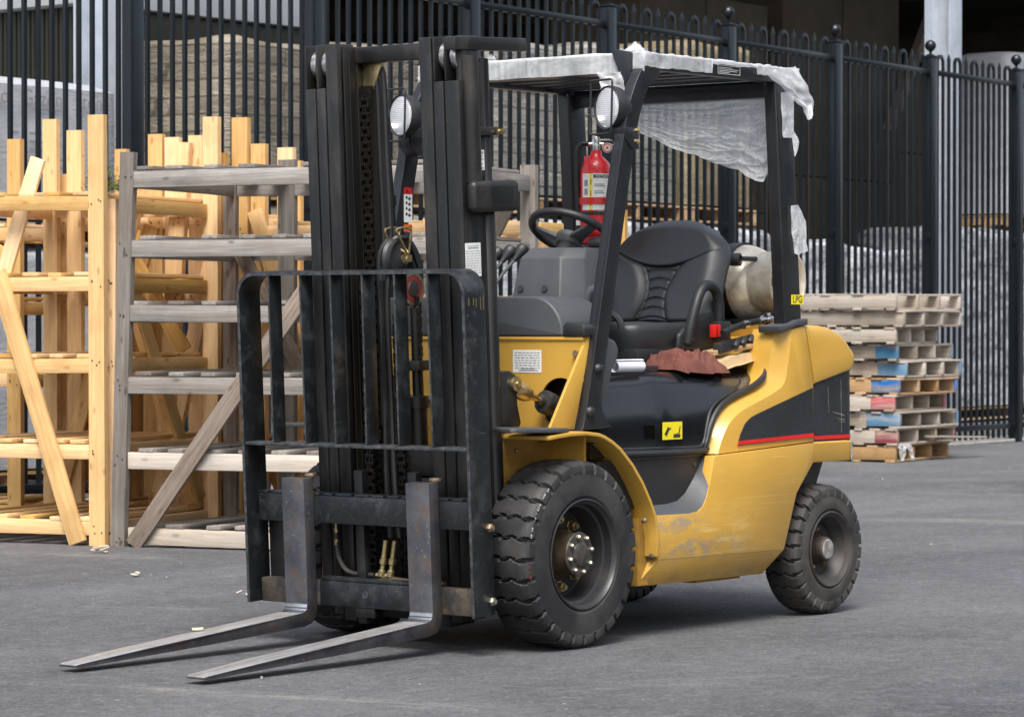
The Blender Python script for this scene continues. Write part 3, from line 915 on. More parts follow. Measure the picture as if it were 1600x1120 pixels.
# raised moulding line along the hood's rear and lower edge, and the rubber seal
mould = [(0.30, 0.692), (0.62, 0.689), (0.80, 0.688), (0.838, 0.695), (0.856, 0.715), (0.872, 0.755), (0.903, 0.81), (0.95, 0.846), (1.02, 0.872), (1.12, 0.90), (1.19, 0.925), (1.215, 0.95)]
def smooth2(pts, n=4):
    out = []
    P = [Vector(p) for p in pts]
    for i in range(len(P) - 1):
        p0 = P[max(i - 1, 0)]; p1 = P[i]; p2 = P[i + 1]; p3 = P[min(i + 2, len(P) - 1)]
        for k in range(n):
            t = k / n
            out.append(0.5 * ((2 * p1) + (p2 - p0) * t + (2 * p0 - 5 * p1 + 4 * p2 - p3) * t * t + (3 * p1 - p0 - 3 * p2 + p3) * t ** 3))
    out.append(P[-1])
    return out
b = MB(); b.tube([(p.x, -hood_y(p.x, p.y) - 0.001, p.y) for p in smooth2(mould)], [0.007 * min(1.0, (len(smooth2(mould)) - k) / 10) for k in range(len(smooth2(mould)))], 8)
b.build('moulding', M['plastic_dk'], hd)
seal = [(0.30, 0.672), (0.83, 0.668), (0.875, 0.69), (0.905, 0.752), (0.94, 0.802), (0.995, 0.842), (1.09, 0.877), (1.19, 0.903), (1.255, 0.930), (1.285, 0.955), (1.292, 0.970)]
sp_pts = smooth2(seal)
b = MB(); b.tube([(p.x - 0.018, -0.507 + 0.012 * max(0, k - len(sp_pts) + 7) / 7, p.y + 0.006) for k, p in enumerate(sp_pts)], [0.012 * min(1.0, (len(sp_pts) - k + 1) / 9) for k in range(len(sp_pts))], 8)
b.build('seal', M['plastic_dk'], hd)
b = MB(); b.box(0.30, 0.86, -0.505, -0.47, 0.652, 0.668); b.build('hood_sill', M['plastic_dk'], hd, bevel=0.003)
# latch slots and picture sticker
b = MB(); b.box(0.500, 0.560, -0.4845, -0.47, 0.729, 0.750); b.box(0.500, 0.560, -0.4845, -0.47, 0.755, 0.777); b.build('latch_slot', M['recess_shade'], hd)  # shallow raised boxes; the slots' inner shade is only near-black colour
Mst = frame((0.637, -0.509, 0.7545), (1, 0.0, 0), (0, 0, 1))
b = MB(xf=lambda p: Mst @ Vector(p)); b.box(-0.063, 0.063, -0.0325, 0.0325, 0, 0.001)
sk = b.build('hood_sticker', M['sticker_y'], hd)
b = MB(xf=lambda p: Mst @ Vector(p))
def z_ex(pts): b.prism([(x, y, 0.0012) for x, y in pts], (0, 0, 0.0006))
z_ex([(0.004, -0.026), (0.05, -0.026), (0.05, -0.014), (0.004, -0.014), (0.008, -0.018)])
z_ex([(0.008, -0.012), (0.038, -0.010), (0.047, 0.016), (0.052, 0.015), (0.044, -0.013)])
z_ex([(-0.052, -0.012), (-0.038, -0.020), (-0.022, 0.002), (-0.034, 0.010)])
z_ex([(-0.034, 0.010), (-0.030, 0.016), (-0.016, 0.008), (-0.012, 0.014), (-0.008, 0.008), (-0.022, 0.002)])
b.build('pictogram', M['ink'], sk)
# seat deck and seat base
b = MB(); b.box(0.62, 1.36, -0.30, 0.30, 0.955, 0.992); b.box(0.80, 1.34, -0.235, 0.235, 0.99, 1.055); b.box(0.70, 0.80, -0.2, 0.2, 0.985, 1.0)
b.build('seat_base', M['plastic_dk'], FL, bevel=0.008)
b = MB(); b.box(0.97, 1.33, -0.275, 0.20, 1.003, 1.022); b.build('seat_rail', M['black'], FL, bevel=0.003)
# plastic flap beside the guard leg
b = MB()
b.pxz([(0.20, 1.115), (0.275, 1.09), (0.298, 1.06), (0.292, 1.03), (0.255, 0.98), (0.235, 0.90), (0.16, 0.85)], -0.512, -0.47)
b.build('side_flap', M['plastic'], FL, bevel=0.008)

# --- rear yellow side with chamfer, decal and stripe
so = [(0.857, 0.661), (0.891, 0.73), (0.929, 0.79), (0.985, 0.837), (1.094, 0.871), (1.204, 0.899), (1.271, 0.93), (1.298, 0.967), (1.316, 1.066), (1.339, 1.13)]
si = [(0.885, 0.661), (0.919, 0.725), (0.966, 0.777), (1.040, 0.817), (1.162, 0.853), (1.280, 0.888), (1.343, 0.924), (1.370, 1.003), (1.397, 1.13)]
si = [(p.x, p.y) for p in smooth2(si, 4)]
so = [(p.x, p.y) for p in smooth2(so, 4)]
def resamp(pts, n):
    P = [Vector(p) for p in pts]
    L = [0]
    for a, c in zip(P, P[1:]): L.append(L[-1] + (c - a).length)
    out = []
    for k in range(n):
        t = L[-1] * k / (n - 1)
        i = max(j for j in range(len(L)) if L[j] <= t + 1e-9)
        i = min(i, len(P) - 2)
        f = (t - L[i]) / (L[i + 1] - L[i])
        out.append(tuple(P[i].lerp(P[i + 1], f)))
    return out
so_r, si_r = resamp(so, 40), resamp(si, 40)
for s in (-1, 1):
    b = MB()
    vs = [(x, mir(-0.40, s), z) for x, z in so_r] + [(x, mir(-0.500, s), z) for x, z in so_r] + [(x, mir(-0.545, s), z) for x, z in si_r]
    n = 40
    b.add(vs, [(i, i + 1, n + i + 1, n + i) for i in range(n - 1)] + [(n + i, n + i + 1, 2 * n + i + 1, 2 * n + i) for i in range(n - 1)])
    rsp = b.build('rear_side_chamfer', M['yellow'], FL, ang=30)
    b = MB()
    b.pxz(si_r + [(1.486, 1.143), (1.507, 1.077), (1.548, 0.914), (1.551, 0.688), (0.885, 0.6605)], mir(-0.545, s), mir(-0.50, s))
    rs = b.build('rear_side', M['yellow'], FL, bevel=0.003)
    b = MB()
    dec = [(1.015, 0.690), (1.018, 0.70), (1.036, 0.735), (1.067, 0.772), (1.105, 0.793), (1.15, 0.806), (1.334, 0.85), (1.541, 0.899), (1.546, 0.706)]
    b.pxz(dec, mir(-0.5485, s), mir(-0.544, s))
    dc = b.build('decal', M['decal'], rs)
    b = MB(); b.pxz([(1.013, 0.692), (1.546, 0.7065), (1.546, 0.721), (1.020, 0.7055)], mir(-0.5505, s), mir(-0.5465, s))
    b.build('stripe', M['red_strip'], dc)
# cap under the rear guard leg
for s in (-1, 1):
    b = MB()
    b.prism([(1.305, mir(-0.548, s), 1.115), (1.36, mir(-0.552, s), 1.126), (1.42, mir(-0.552, s), 1.140), (1.50, mir(-0.552, s), 1.146), (1.50, mir(-0.552, s), 1.172), (1.42, mir(-0.552, s), 1.165), (1.36, mir(-0.552, s), 1.148), (1.295, mir(-0.552, s), 1.142)],
            (0, 0.10 if s < 0 else -0.10, 0))
    b.build('leg_cap', M['plastic'], FL, bevel=0.004)

# --- counterweight
def rr_ring(z, x0, x1, hw, r, k):
    pts = []
    n = 9
    pts.append((x0, -hw)); 
    for i in range(n): 
        a = -PI / 2 + PI / 2 * i / (n - 1); pts.append((x1 - r + r * math.cos(a), -hw + r + r * math.sin(a)))
    for i in range(n):
        a = PI / 2 * i / (n - 1); pts.append((x1 - r + r * math.cos(a), hw - r + r * math.sin(a)))
    pts.append((x0, hw))
    return [(x, y, z + k * (x - 1.555)) for x, y in pts]
def sub_levels(levels, n=6):
    L = [Vector(l) for l in levels]
    return [tuple(v) for v in catm(L, n)]
def catm(P, n):
    out = []
    for i in range(len(P) - 1):
        for k in range(n):
            out.append(P[i].lerp(P[i + 1], k / n))
    out.append(P[-1])
    return out
CX = 1.556
b = MB()
b.loft([rr_ring(0.606, CX, 1.885, 0.545, 0.08, 0), rr_ring(0.612, CX, 1.889, 0.548, 0.08, 0), rr_ring(0.680, CX, 1.889, 0.548, 0.08, 0), rr_ring(0.686, CX, 1.878, 0.540, 0.08, 0)])
cwb = b.build('counterweight_band', M['yellow_worn'], FL, ang=30)
b = MB()
b.loft([rr_ring(0.6865, CX, 1.880, 0.540, 0.07, 0), rr_ring(0.72, CX, 1.880, 0.540, 0.07, 0.02), rr_ring(0.9135, CX, 1.877, 0.540, 0.07, 0.19)])
cwd = b.build('counterweight_decal', M['decal'], FL, ang=30)
b = MB(); b.loft([rr_ring(0.694, CX + .004, 1.8815, 0.5415, 0.071, 0), rr_ring(0.709, CX + .004, 1.8815, 0.5415, 0.071, 0)], True, False); b.build('stripe', M['red_strip'], cwd)
b = MB()
lev = [(0.914, 1.876, 0.541, 0.19), (0.918, 1.884, 0.547, 0.19), (0.935, 1.887, 0.549, 0.15), (0.985, 1.884, 0.549, 0.10), (1.025, 1.872, 0.548, 0.04), (1.052, 1.852, 0.547, 0.0),
       (1.078, 1.825, 0.546, 0.0), (1.100, 1.788, 0.545, 0.0), (1.120, 1.742, 0.543, -0.01), (1.136, 1.69, 0.540, -0.02), (1.144, 1.635, 0.534, -0.02), (1.146, 1.575, 0.505, -0.02)]
rings = [rr_ring(z, CX - max(0.0, z - 0.914) * 0.265, x1, hw, 0.05 if z > 0.95 else 0.07, k) for z, x1, hw, k in lev]
b.loft(rings)
cwt = b.build('counterweight', M['yellow'], FL, ang=40)
# yellow deck between hood and counterweight, with inner side walls
b = MB(); b.box(1.36, 1.553, -0.44, 0.44, 0.70, 1.085); b.box(1.345, 1.362, -0.44, 0.44, 0.70, 1.10)
b.build('rear_deck', M['yellow'], FL, bevel=0.01)
# rear tow bracket below the counterweight
b = MB(); b.pxz([(1.58, 0.605), (1.86, 0.605), (1.80, 0.50), (1.76, 0.44), (1.72, 0.44)], -0.40, -0.36); b.box(1.50, 1.80, -0.34, 0.34, 0.36, 0.604); b.box(1.60, 1.74, -0.47, 0.47, 0.22, 0.30)
b.build('rear_axle', M['steel_inner'], FL, bevel=0.006)
# chips of bare filler on the band's corner
b = MB()
for k in range(9):
    a = R(rng.uniform(-86, -30)); z = rng.uniform(0.612, 0.678)
    c = Vector((1.809 + 0.0802 * math.cos(a), -0.468 + 0.0802 * math.sin(a), z)); t = Vector((-math.sin(a), math.cos(a), 0)); nrm = Vector((math.cos(a), math.sin(a), 0))
    poly = [c + nrm * 0.0006 + t * (rng.uniform(.008, .02) * math.cos(q)) + Vector((0, 0, rng.uniform(.008, .028))) * math.sin(q) for q in [2 * PI * i / 7 for i in range(7)]]
    b.prism(poly, nrm * 0.0006)
b.build('chip', M['chip_pale'], cwb)
for (x0, z0, x1, z1, w_) in ((1.70, 0.800, 1.785, 0.785, 0.0022), (1.73, 0.776, 1.79, 0.766, 0.0016), (1.745, 0.764, 1.79, 0.758, 0.0012), (1.665, 0.90, 1.672, 0.80, 0.0010), (1.76, 0.93, 1.766, 0.72, 0.0010)):
    b = MB(); b.prism([(x0, -0.5404, z0), (x1, -0.5404, z1), (x1, -0.5404, z1 + w_), (x0, -0.5404, z0 + w_ * .4)], (0, -0.0006, 0)); b.build('scratch', M['chip_pale'], cwd)

# --- wheels
def make_wheel(R_, W, rimR, c, s, kind, lugs):
    """outer face at c (y of outer face), axle along y; s=-1 left"""
    cx, cy, cz = c
    iy = -s                          # inward direction along y
    prof = [(0.016, rimR - 0.004), (0.004, rimR + 0.006), (-0.002, rimR + 0.016), (-0.003, rimR + 0.035), (0.001, R_ - 0.062), (0.003, R_ - 0.050), (0.002, R_ - 0.047), (0.0015, R_ - 0.03), (0.004, R_ - 0.019), (0.012, R_ - 0.010),
            (0.026, R_ - 0.004)]
    m = 12
    prof += [(0.026 + (W - 0.052) * k / m, R_ - 0.004 + 0.004 * math.sin(PI * k / m)) for k in range(1, m)]
    prof += [(W - w, r) for w, r in reversed(prof[:11])]
    spl = 20
    na = lugs * spl
    def depth(w, r):
        if r < R_ - 0.048: return 0.0
        return min(1.0, (r - (R_ - 0.048)) / 0.022)
    vs, fs = [], []
    npf = len(prof)
    for i in range(na):
        for (w, r) in prof:
            zz = 0.085 * math.sin(2 * PI * w / W * 3.2 + 0.6) + 0.12 * w / W
            ph = (i / spl + zz) % 1.0
            t = (i + 0.5) / spl
            gw = 0.22 if (w < 0.03 or w > W - 0.03) else 0.12
            dd = 0.020 if (w < 0.03 or w > W - 0.03) else 0.016
            f = 1.0 if ph < gw else 0.0
            rr = r - dd * f * depth(w, r)
            wo = w
            if f and depth(w, r) > 0 and w < 0.012: wo = w + 0.007 * depth(w, r)
            if f and depth(w, r) > 0 and w > W - 0.012: wo = w - 0.007 * depth(w, r)
            a = 2 * PI * i / na
            vs.append((cx + rr * math.cos(a), cy + iy * wo, cz + rr * math.sin(a)))
    for i in range(na):
        j = (i + 1) % na
        for k in range(npf - 1):
            fs.append((i * npf + k, j * npf + k, j * npf + k + 1, i * npf + k + 1))
    ax = (0, iy, 0)
    cc = (cx, cy, cz)
    if kind == 'front':
        rp = [(0.0, 0.125), (0.150, 0.125), (0.158, 0.115), (0.163, 0.07), (0.168, 0.045), (0.176, 0.040), (0.180, 0.012), (0.190, 0.004), (rimR, -0.003), (rimR + 0.005, 0.0), (rimR + 0.002, 0.012), (0.186, 0.02), (0.182, 0.05), (0.17, 0.16), (0.0, 0.16)]
        b = MB(); b.lathe(rp, cc, ax, 64)
        wh = b.build('wheel', M['rim'], FL, ang=30)
        b = MB(); b.lathe([(0.0, 0.008), (0.035, 0.008), (0.042, 0.012), (0.044, 0.018), (0.076, 0.02), (0.079, 0.024), (0.079, 0.03), (0.0, 0.03)], cc, ax, 40)
        b.build('hub_cap', M['hub_face'], wh, ang=30)
        b = MB(); b.lathe([(0.0, 0.03), (0.074, 0.03), (0.076, 0.06), (0.084, 0.10), (0.09, 0.125), (0.0, 0.126)], cc, ax, 40)
        b.build('hub', M['hub'], wh, ang=30)
        for k in range(8):
            a = 2 * PI * (k + 0.3) / 8
            b = MB(); b.lathe([(0, 0.005), (0.005, 0.005), (0.009, 0.010), (0.010, 0.02), (0.010, 0.024), (0, 0.024)], (cx + 0.064 * math.cos(a), cy, cz + 0.064 * math.sin(a)), ax, 6)
            b.build('hub_bolt', M['nut'], wh)
            a = 2 * PI * (k + 0.1) / 8
            b = MB(); b.lathe([(0, 0.088), (0.010, 0.088), (0.010, 0.10), (0.017, 0.10), (0.019, 0.118), (0.024, 0.119), (0.024, 0.126), (0, 0.126)], (cx + 0.122 * math.cos(a), cy, cz + 0.122 * math.sin(a)), ax, 6)
            b.build('wheel_nut', M['brass'], wh)
    else:
        rp = [(0.0, 0.075), (0.085, 0.075), (0.10, 0.068), (0.108, 0.045), (0.122, 0.03), (0.128, 0.012), (0.136, 0.006), (rimR, -0.004), (rimR + 0.006, 0.0), (rimR, 0.014), (0.13, 0.02), (0.12, 0.05), (0.11, 0.1), (0, 0.1)]
        b = MB(); b.lathe(rp, cc, ax, 56)
        wh = b.build('wheel', M['rim_rust'], FL, ang=30)
        b = MB(); b.lathe([(0.0, 0.012), (0.042, 0.012), (0.047, 0.018), (0.05, 0.04), (0.062, 0.076), (0, 0.08)], cc, ax, 32)
        b.build('hub', M['hub_rust'], wh, ang=30)
        b = MB(); b.lathe([(0.0, 0.008), (0.036, 0.008), (0.040, 0.012), (0.0, 0.013)], cc, ax, 32)
        b.build('hub_cap', M['hubcap_pale'], wh, ang=30)
        for k in range(5):
            a = 2 * PI * (k + 0.35) / 5
            b = MB(); b.lathe([(0, 0.05), (0.006, 0.05), (0.006, 0.058), (0.011, 0.06), (0.011, 0.076), (0, 0.076)], (cx + 0.08 * math.cos(a), cy, cz + 0.08 * math.sin(a)), ax, 6)
            b.build('wheel_nut', M['nut_dull'], wh)
    b = MB(); b.add(vs, fs)
    b.build('tyre', M['rubber' if kind == 'front' else 'rubber_dusty'], wh, ang=24)
    return wh
make_wheel(0.335, 0.205, 0.193, (0.0, -0.577, 0.335), -1, 'front', 28)
wl_ = [o for o in FL.children if o.name.startswith('wheel')][-1]
rng.seed(8)
for (a0, a1, m_) in ((R(128), R(166), 'chip_pale'), (R(183), R(204), 'red_dull')):
    b = MB()
    for k in range(26 if m_ == 'chip_pale' else 12):
        a = rng.uniform(a0, a1); da = rng.uniform(.006, .022); r0 = 0.3335 - rng.uniform(0.018, 0.022)
        b.prism([(r0 * math.cos(a + q * da), -0.5745 - 0.0022, 0.335 + r0 * math.sin(a + q * da)) for q in (0, 1)] + [((r0 + .005) * math.cos(a + q * da), -0.5745 - 0.0015, 0.335 + (r0 + .005) * math.sin(a + q * da)) for q in (1, 0)], (0, 0.001, 0))
    b.build('chalk_mark', M[m_], wl_)
make_wheel(0.335, 0.205, 0.193, (0.0, 0.577, 0.335), 1, 'front', 28)
make_wheel(0.258, 0.165, 0.146, (1.672, -0.548, 0.258), -1, 'rear', 27)
make_wheel(0.258, 0.165, 0.146, (1.672, 0.548, 0.258), 1, 'rear', 27)

# --- overhead guard
lf = [(0.012, 0.772), (0.058, 0.785), (0.139, 1.116), (0.251, 1.626), (0.302, 1.836), (0.330, 1.93), (0.372, 2.02), (0.43, 2.095), (0.50, 2.135)]
lb = [(0.232, 0.772), (0.190, 0.815), (0.168, 0.889), (0.213, 1.116), (0.328, 1.628), (0.380, 1.840), (0.41, 1.93), (0.455, 2.01), (0.53, 2.062)]
lfs = [tuple(p) for p in smooth2(lf, 4)]
lbs = [tuple(p) for p in smooth2(lb, 4)]
for s in (-1, 1):
    b = MB()
    rings = []
    for f, k in zip(lfs, lbs):
        rings.append([(f[0], mir(-0.53, s), f[1]), (k[0], mir(-0.53, s), k[1]), (k[0], mir(-0.488, s), k[1]), (f[0], mir(-0.488, s), f[1])])
    b.loft(rings)
    lg = b.build('guard_front_leg', M['guard'], FL, bevel=0.006, seg=3)
    for (bx, bz) in ((0.145, 0.99), (0.095, 0.838)):
        b = MB(); b.lathe([(0, -0.002), (0.019, -0.002), (0.017, 0.008), (0.010, 0.014), (0, 0.016)], (bx, mir(-0.531, s), bz), (0, -1 if s < 0 else 1, 0), 18); b.build('bolt_cap', M['plastic_dk'], lg)
    # corner plate closing the roof corner
    b = MB(); b.pyz([(mir(-0.487, s), 2.142), (mir(-0.42, s), 2.155), (mir(-0.40, s), 2.145), (mir(-0.475, s), 1.98), (mir(-0.487, s), 1.97)], 0.40, 0.47)
    b.build('guard_corner', M['guard'], FL, bevel=0.005)
    b = MB()
    b.loft([[(1.372, mir(-0.53, s), 1.14), (1.488, mir(-0.53, s), 1.15), (1.488, mir(-0.475, s), 1.15), (1.372, mir(-0.475, s), 1.14)],
            [(1.298, mir(-0.53, s), 2.085), (1.412, mir(-0.53, s), 2.092), (1.412, mir(-0.475, s), 2.092), (1.298, mir(-0.475, s), 2.085)]])
    lr = b.build('guard_rear_leg', M['guard'], FL, bevel=0.006, seg=3)
    if s < 0:
        gm = frame((1.4535, -0.5315, 1.245), (1, 0, 0), (0.03, 0, 1))
        b = MB(xf=lambda p: gm @ Vector(p)); b.box(-0.043, 0.043, -0.019, 0.019, 0, 0.001)
        lp = b.build('gas_label', M['sticker_y'], lr)
        text_mesh('lettering', 'LPG', 0.040, M['ink'], gm @ Matrix.Translation((0, 0, 0.0014)), lp)
    b = MB()
    b.box(0.50, 1.45, min(mir(-0.53, s), mir(-0.48, s)), max(mir(-0.53, s), mir(-0.48, s)), 2.082, 2.140)
    rl = b.build('guard_side_rail', M['guard'], FL, bevel=0.008, seg=3)
    if s < 0:
        b = MB(); b.box(0.90, 1.055, -0.531, -0.530, 2.092, 2.128); pl = b.build('rating_sticker', M['decal'], rl)
        b = MB()
        for (x0, x1, z0, z1) in ((0.903, 1.052, 2.125, 2.1265), (0.903, 1.052, 2.0935, 2.095), (0.903, 0.9045, 2.095, 2.125), (1.0505, 1.052, 2.095, 2.125),
                                 (0.912, 1.00, 2.117, 2.1185), (0.912, 1.04, 2.111, 2.1125), (0.912, 1.03, 2.105, 2.1065), (0.912, 0.98, 2.099, 2.1005)):
            b.box(x0, x1, -0.5318, -0.531, z0, z1)
        b.build('print', M['label'], pl)
b = MB(); b.box(0.43, 0.505, -0.478, 0.478, 2.072, 2.138); b.build('guard_front_bar', M['guard'], FL, bevel=0.01, seg=3)
b = MB(); b.box(1.335, 1.395, -0.474, 0.474, 2.030, 2.098); b.build('guard_rear_bar', M['guard'], FL, bevel=0.006)
for k in range(6):
    b = MB()
    x = 0.62 + k * 0.135
    b.box(x, x + 0.045, -0.479, 0.479, 2.098, 2.132)
    b.build('roof_bar', M['guard'], FL, bevel=0.004)
# warning sticker on the far front leg
gm = frame((0.213, 0.4865, 1.60), (1, 0, 0.0), (0.218, 0, 1))
gm = frame((0.300, 0.4865, 1.622), (1, 0, 0.0), (0.218, 0, 1))
b = MB(xf=lambda p: gm @ Vector(p)); b.box(-0.024, 0.024, -0.085, 0.022, 0, 0.001)
ws = b.build('warning_sticker', M['label'], FL)
b = MB(xf=lambda p: gm @ Vector(p)); b.box(-0.024, 0.024, 0.022, 0.048, 0, 0.001); b.build('red_header', M['red_strip'], ws)
b = MB(xf=lambda p: gm @ Vector(p)); b.box(-0.024, 0.024, -0.120, -0.092, 0, 0.001); b.build('orange_panel', M['orange'], ws)
b = MB(xf=lambda p: gm @ Vector(p))
b.prism([(-0.018, 0.027, 0.0012), (-0.006, 0.044, 0.0012), (0.006, 0.027, 0.0012)], (0, 0, 0.0004))
b.box(-0.024, 0.024, -0.165, -0.1205, 0.0002, 0.0008)
for k in range(4):
    z = 0.010 - k * 0.021
    b.lathe([(0, 0), (0.006, 0), (0.006, 0.0005), (0, 0.0005)], (-0.010, z, 0.0012), (0, 0, 1), 10)
    b.prism([(-0.002, z - 0.008, 0.0012), (0.012, z - 0.010, 0.0012), (0.015, z - 0.002, 0.0012), (0.004, z + 0.003, 0.0012)], (0, 0, 0.0004))
for k in range(2): b.box(-0.018, 0.018, -0.103 - k * 0.009, -0.100 - k * 0.009, 0.0012, 0.0016)
b.build('print', M['ink'], ws)

# ------------------------------------------------------------------ mast and carriage (tilted 3 degrees forward)
TILT = R(3.0)
ct, st_ = math.cos(TILT), math.sin(TILT)
def m2w(q):
    x, y, z = q
    z -= 0.25
    return Vector((x * ct - z * st_, y, x * st_ + z * ct + 0.25))
def MM(): return MB(xf=m2w)
MX0, MX1 = -0.355, -0.215          # front and back of the channels
ZT = 2.17
rails = [(0.344, 0.297, True), (0.291, 0.250, True), (0.244, 0.190, False), (-0.192, -0.246, False), (-0.252, -0.296, True), (-0.302, -0.366, True)]
ZL = [0.16, 0.12, 0.10, 0.10, 0.12, 0.16]
for i, (y1, y0, cut) in enumerate(rails):
    b = MM()
    zl = ZL[i]
    inner_side = 1 if i < 3 else -1
    lip = 0.010
    if cut:
        # front flange stops below the top roller; thin cheek goes on up on the outer (+y) side
        b.box(MX0, MX0 + 0.026, y0, y1, zl, 2.015)
        b.box(MX0, MX1 - 0.003, y1 - lip, y1 - 0.0005, 2.0155, ZT)
    else:
        b.box(MX0, MX0 + 0.026, y0, y1, zl, ZT)
    wy0, wy1 = (y0 + 0.016, y1 - 0.004) if i < 3 else (y0 + 0.004, y1 - 0.016)
    if i == 5: wy0, wy1 = y0 + 0.0008, y1 - 0.03
    b.box(MX0 + 0.0265, MX1 - 0.026, wy0, wy1, zl, 2.015 if cut and i != 5 else ZT)
    b.box(MX1 - 0.0255, MX1, y0, y1, zl, 2.08)
    ml = b.build('mast_rail', M['steel_dark'], FL, bevel=0.004)
    if cut:
        b = MM()
        b.lathe([(0.0, 0), (0.052, 0), (0.056, 0.004), (0.056, 0.022), (0.052, 0.026), (0.030, 0.028), (0, 0.028)], (MX0 + 0.068, y1 - lip - 0.030, 2.10), (0, 1, 0), 36)
        b.build('mast_roller', M['roller'], ml, ang=30)
# inner web recess of the far side channel (dark greasy face)
b = MM(); b.box(MX0 + 0.03, MX1 - 0.005, 0.183, 0.1895, 0.12, 2.16); b.box(MX0 + 0.055, MX0 + 0.062, 0.178, 0.183, 0.12, 2.15); b.box(MX0 + 0.095, MX0 + 0.104, 0.176, 0.183, 0.12, 2.15)
b.build('mast_channel', M['steel_inner'], FL, bevel=0.002)
# cross members
b = MM(); b.box(MX1 - 0.05, MX1 + 0.01, -0.19, 0.186, 2.100, 2.158); b.build('mast_crossbar', M['steel_dark'], FL, bevel=0.006)
b = MM(); b.prism([(MX1 - 0.01, 0.183, 2.10), (MX1 - 0.01, 0.09, 2.10), (MX1 - 0.01, 0.115, 2.04), (MX1 - 0.01, 0.183, 1.93)], (0.02, 0, 0)); b.build('gusset', M['brass'], FL, bevel=0.002)
b = MM(); b.box(MX1 - 0.03, MX1 + 0.03, -0.30, 0.30, 0.62, 0.72); b.box(MX1 - 0.02, MX1 + 0.02, -0.19, 0.186, 0.10, 0.615); b.box(-0.19, -0.10, -0.30, -0.05, 0.66, 0.70)
b.build('mast_crossmember', M['steel_inner'], FL, bevel=0.006)
b = MM(); b.box(MX1 - 0.02, MX1 + 0.02, 0.135, 0.186, 0.72, 2.02); b.build('mast_inner_plate', M['steel_inner'], FL)
b = MM(); b.prism([(-0.28, 0.21, 0.565), (-0.28, 0.185, 0.565), (-0.28, 0.165, 0.66), (-0.28, 0.145, 0.735), (-0.28, 0.165, 0.745), (-0.28, 0.20, 0.66)], (0.03, 0, 0)); b.build('mast_brace', M['black'], FL, bevel=0.003)
b = MM(); b.prism([(-0.28, -0.19, 0.565), (-0.28, -0.16, 0.565), (-0.28, -0.185, 0.68), (-0.28, -0.19, 0.75)], (0.03, 0, 0)); b.build('mast_brace', M['black'], FL, bevel=0.003)
# top arm running back, side lift cylinder, hose bracket
b = MM(); b.box(-0.372, 0.03, -0.372, -0.325, 2.120, 2.166); b.build('mast_top_arm', M['steel_dark'], FL, bevel=0.004)
for yy in (-0.345, 0.345):
    b = MM(); b.lathe([(0, 0.2), (0.034, 0.2), (0.034, 1.66), (0.028, 1.67), (0.028, 2.09), (0.0, 2.10)], (MX1 + 0.012, yy, 0), (0, 0, 1), 20)
    b.build('lift_cylinder', M['steel_inner'], FL)
b = MM(); b.tube([(MX0 + 0.055, -0.372, z) for z in (1.66, 1.8, 2.0, 2.10)], 0.032, 16); b.build('mast_column', M['steel_dark'], FL)
b = MM(); b.box(-0.345, -0.085, -0.415, -0.367, 1.555, 1.665); bk = b.build('mast_bracket', M['steel_dark'], FL, bevel=0.022, seg=4)
b = MM(); b.box(-0.27, -0.165, -0.385, -0.367, 1.822, 1.852); b.build('hose_clamp', M['steel_dark'], FL, bevel=0.003)
b = MM(); b.box(-0.176, -0.145, -0.392, -0.36, 1.826, 1.846); b.lathe([(0, 0), (0.008, 0), (0.008, .01), (0, .01)], (-0.167, -0.392, 1.836), (0, -1, 0), 6); b.lathe([(0, 0), (0.008, 0), (0.008, .01), (0, .01)], (-0.152, -0.392, 1.836), (0, -1, 0), 6)
b.build('pipe_joint', M['brass'], FL)
b = MM(); b.box(-0.262, -0.235, -0.374, -0.3675, 1.68, 1.80); sp_ = b.build('sticker_plate', M['steel_dark'], FL)
b = MM(); b.box(-0.262, -0.237, -0.3752, -0.3742, 1.702, 1.772); l_ = b.build('capacity_sticker', M['label'], sp_)
b = MM()
for k, (z0, z1) in enumerate(((1.758, 1.768), (1.748, 1.752), (1.738, 1.742), (1.722, 1.726), (1.706, 1.712))): b.box(-0.258, -0.242 - 0.004 * (k % 2), -0.3757, -0.3752, z0, z1)
b.build('print', M['ink_grey'], l_)
# big data sticker on the mast side
b = MM(); b.box(-0.350, -0.264, -0.3672, -0.3665, 1.333, 1.450); l_ = b.build('data_sticker', M['label'], FL)
b = MM(); b.box(-0.335, -0.278, -0.3678, -0.3672, 1.430, 1.4345); b.box(-0.338, -0.274, -0.3678, -0.3672, 1.4385, 1.4405)
for k in range(10):
    z = 1.421 - k * 0.0085
    x = -0.346
    while x < -0.27:
        w = rng.uniform(0.006, 0.02); b.box(x, min(x + w, -0.268), -0.3678, -0.3672, z - 0.0013, z + 0.0013); x += w + 0.004
b.build('print', M['ink_grey'], l_)
b = MM(); b.box(-0.285, -0.268, -0.3672, -0.3665, 1.055, 1.205); l_ = b.build('strip_sticker', M['label'], FL)
b = MM(); b.box(-0.285, -0.268, -0.3672, -0.3665, 1.2055, 1.232); b.build('orange_panel', M['orange'], l_)
b = MM()
for k in range(7): b.box(-0.281, -0.272, -0.3678, -0.3672, 1.065 + k * 0.019, 1.065 + k * 0.019 + rng.uniform(.004, .012))
b.build('print', M['orange'], l_)

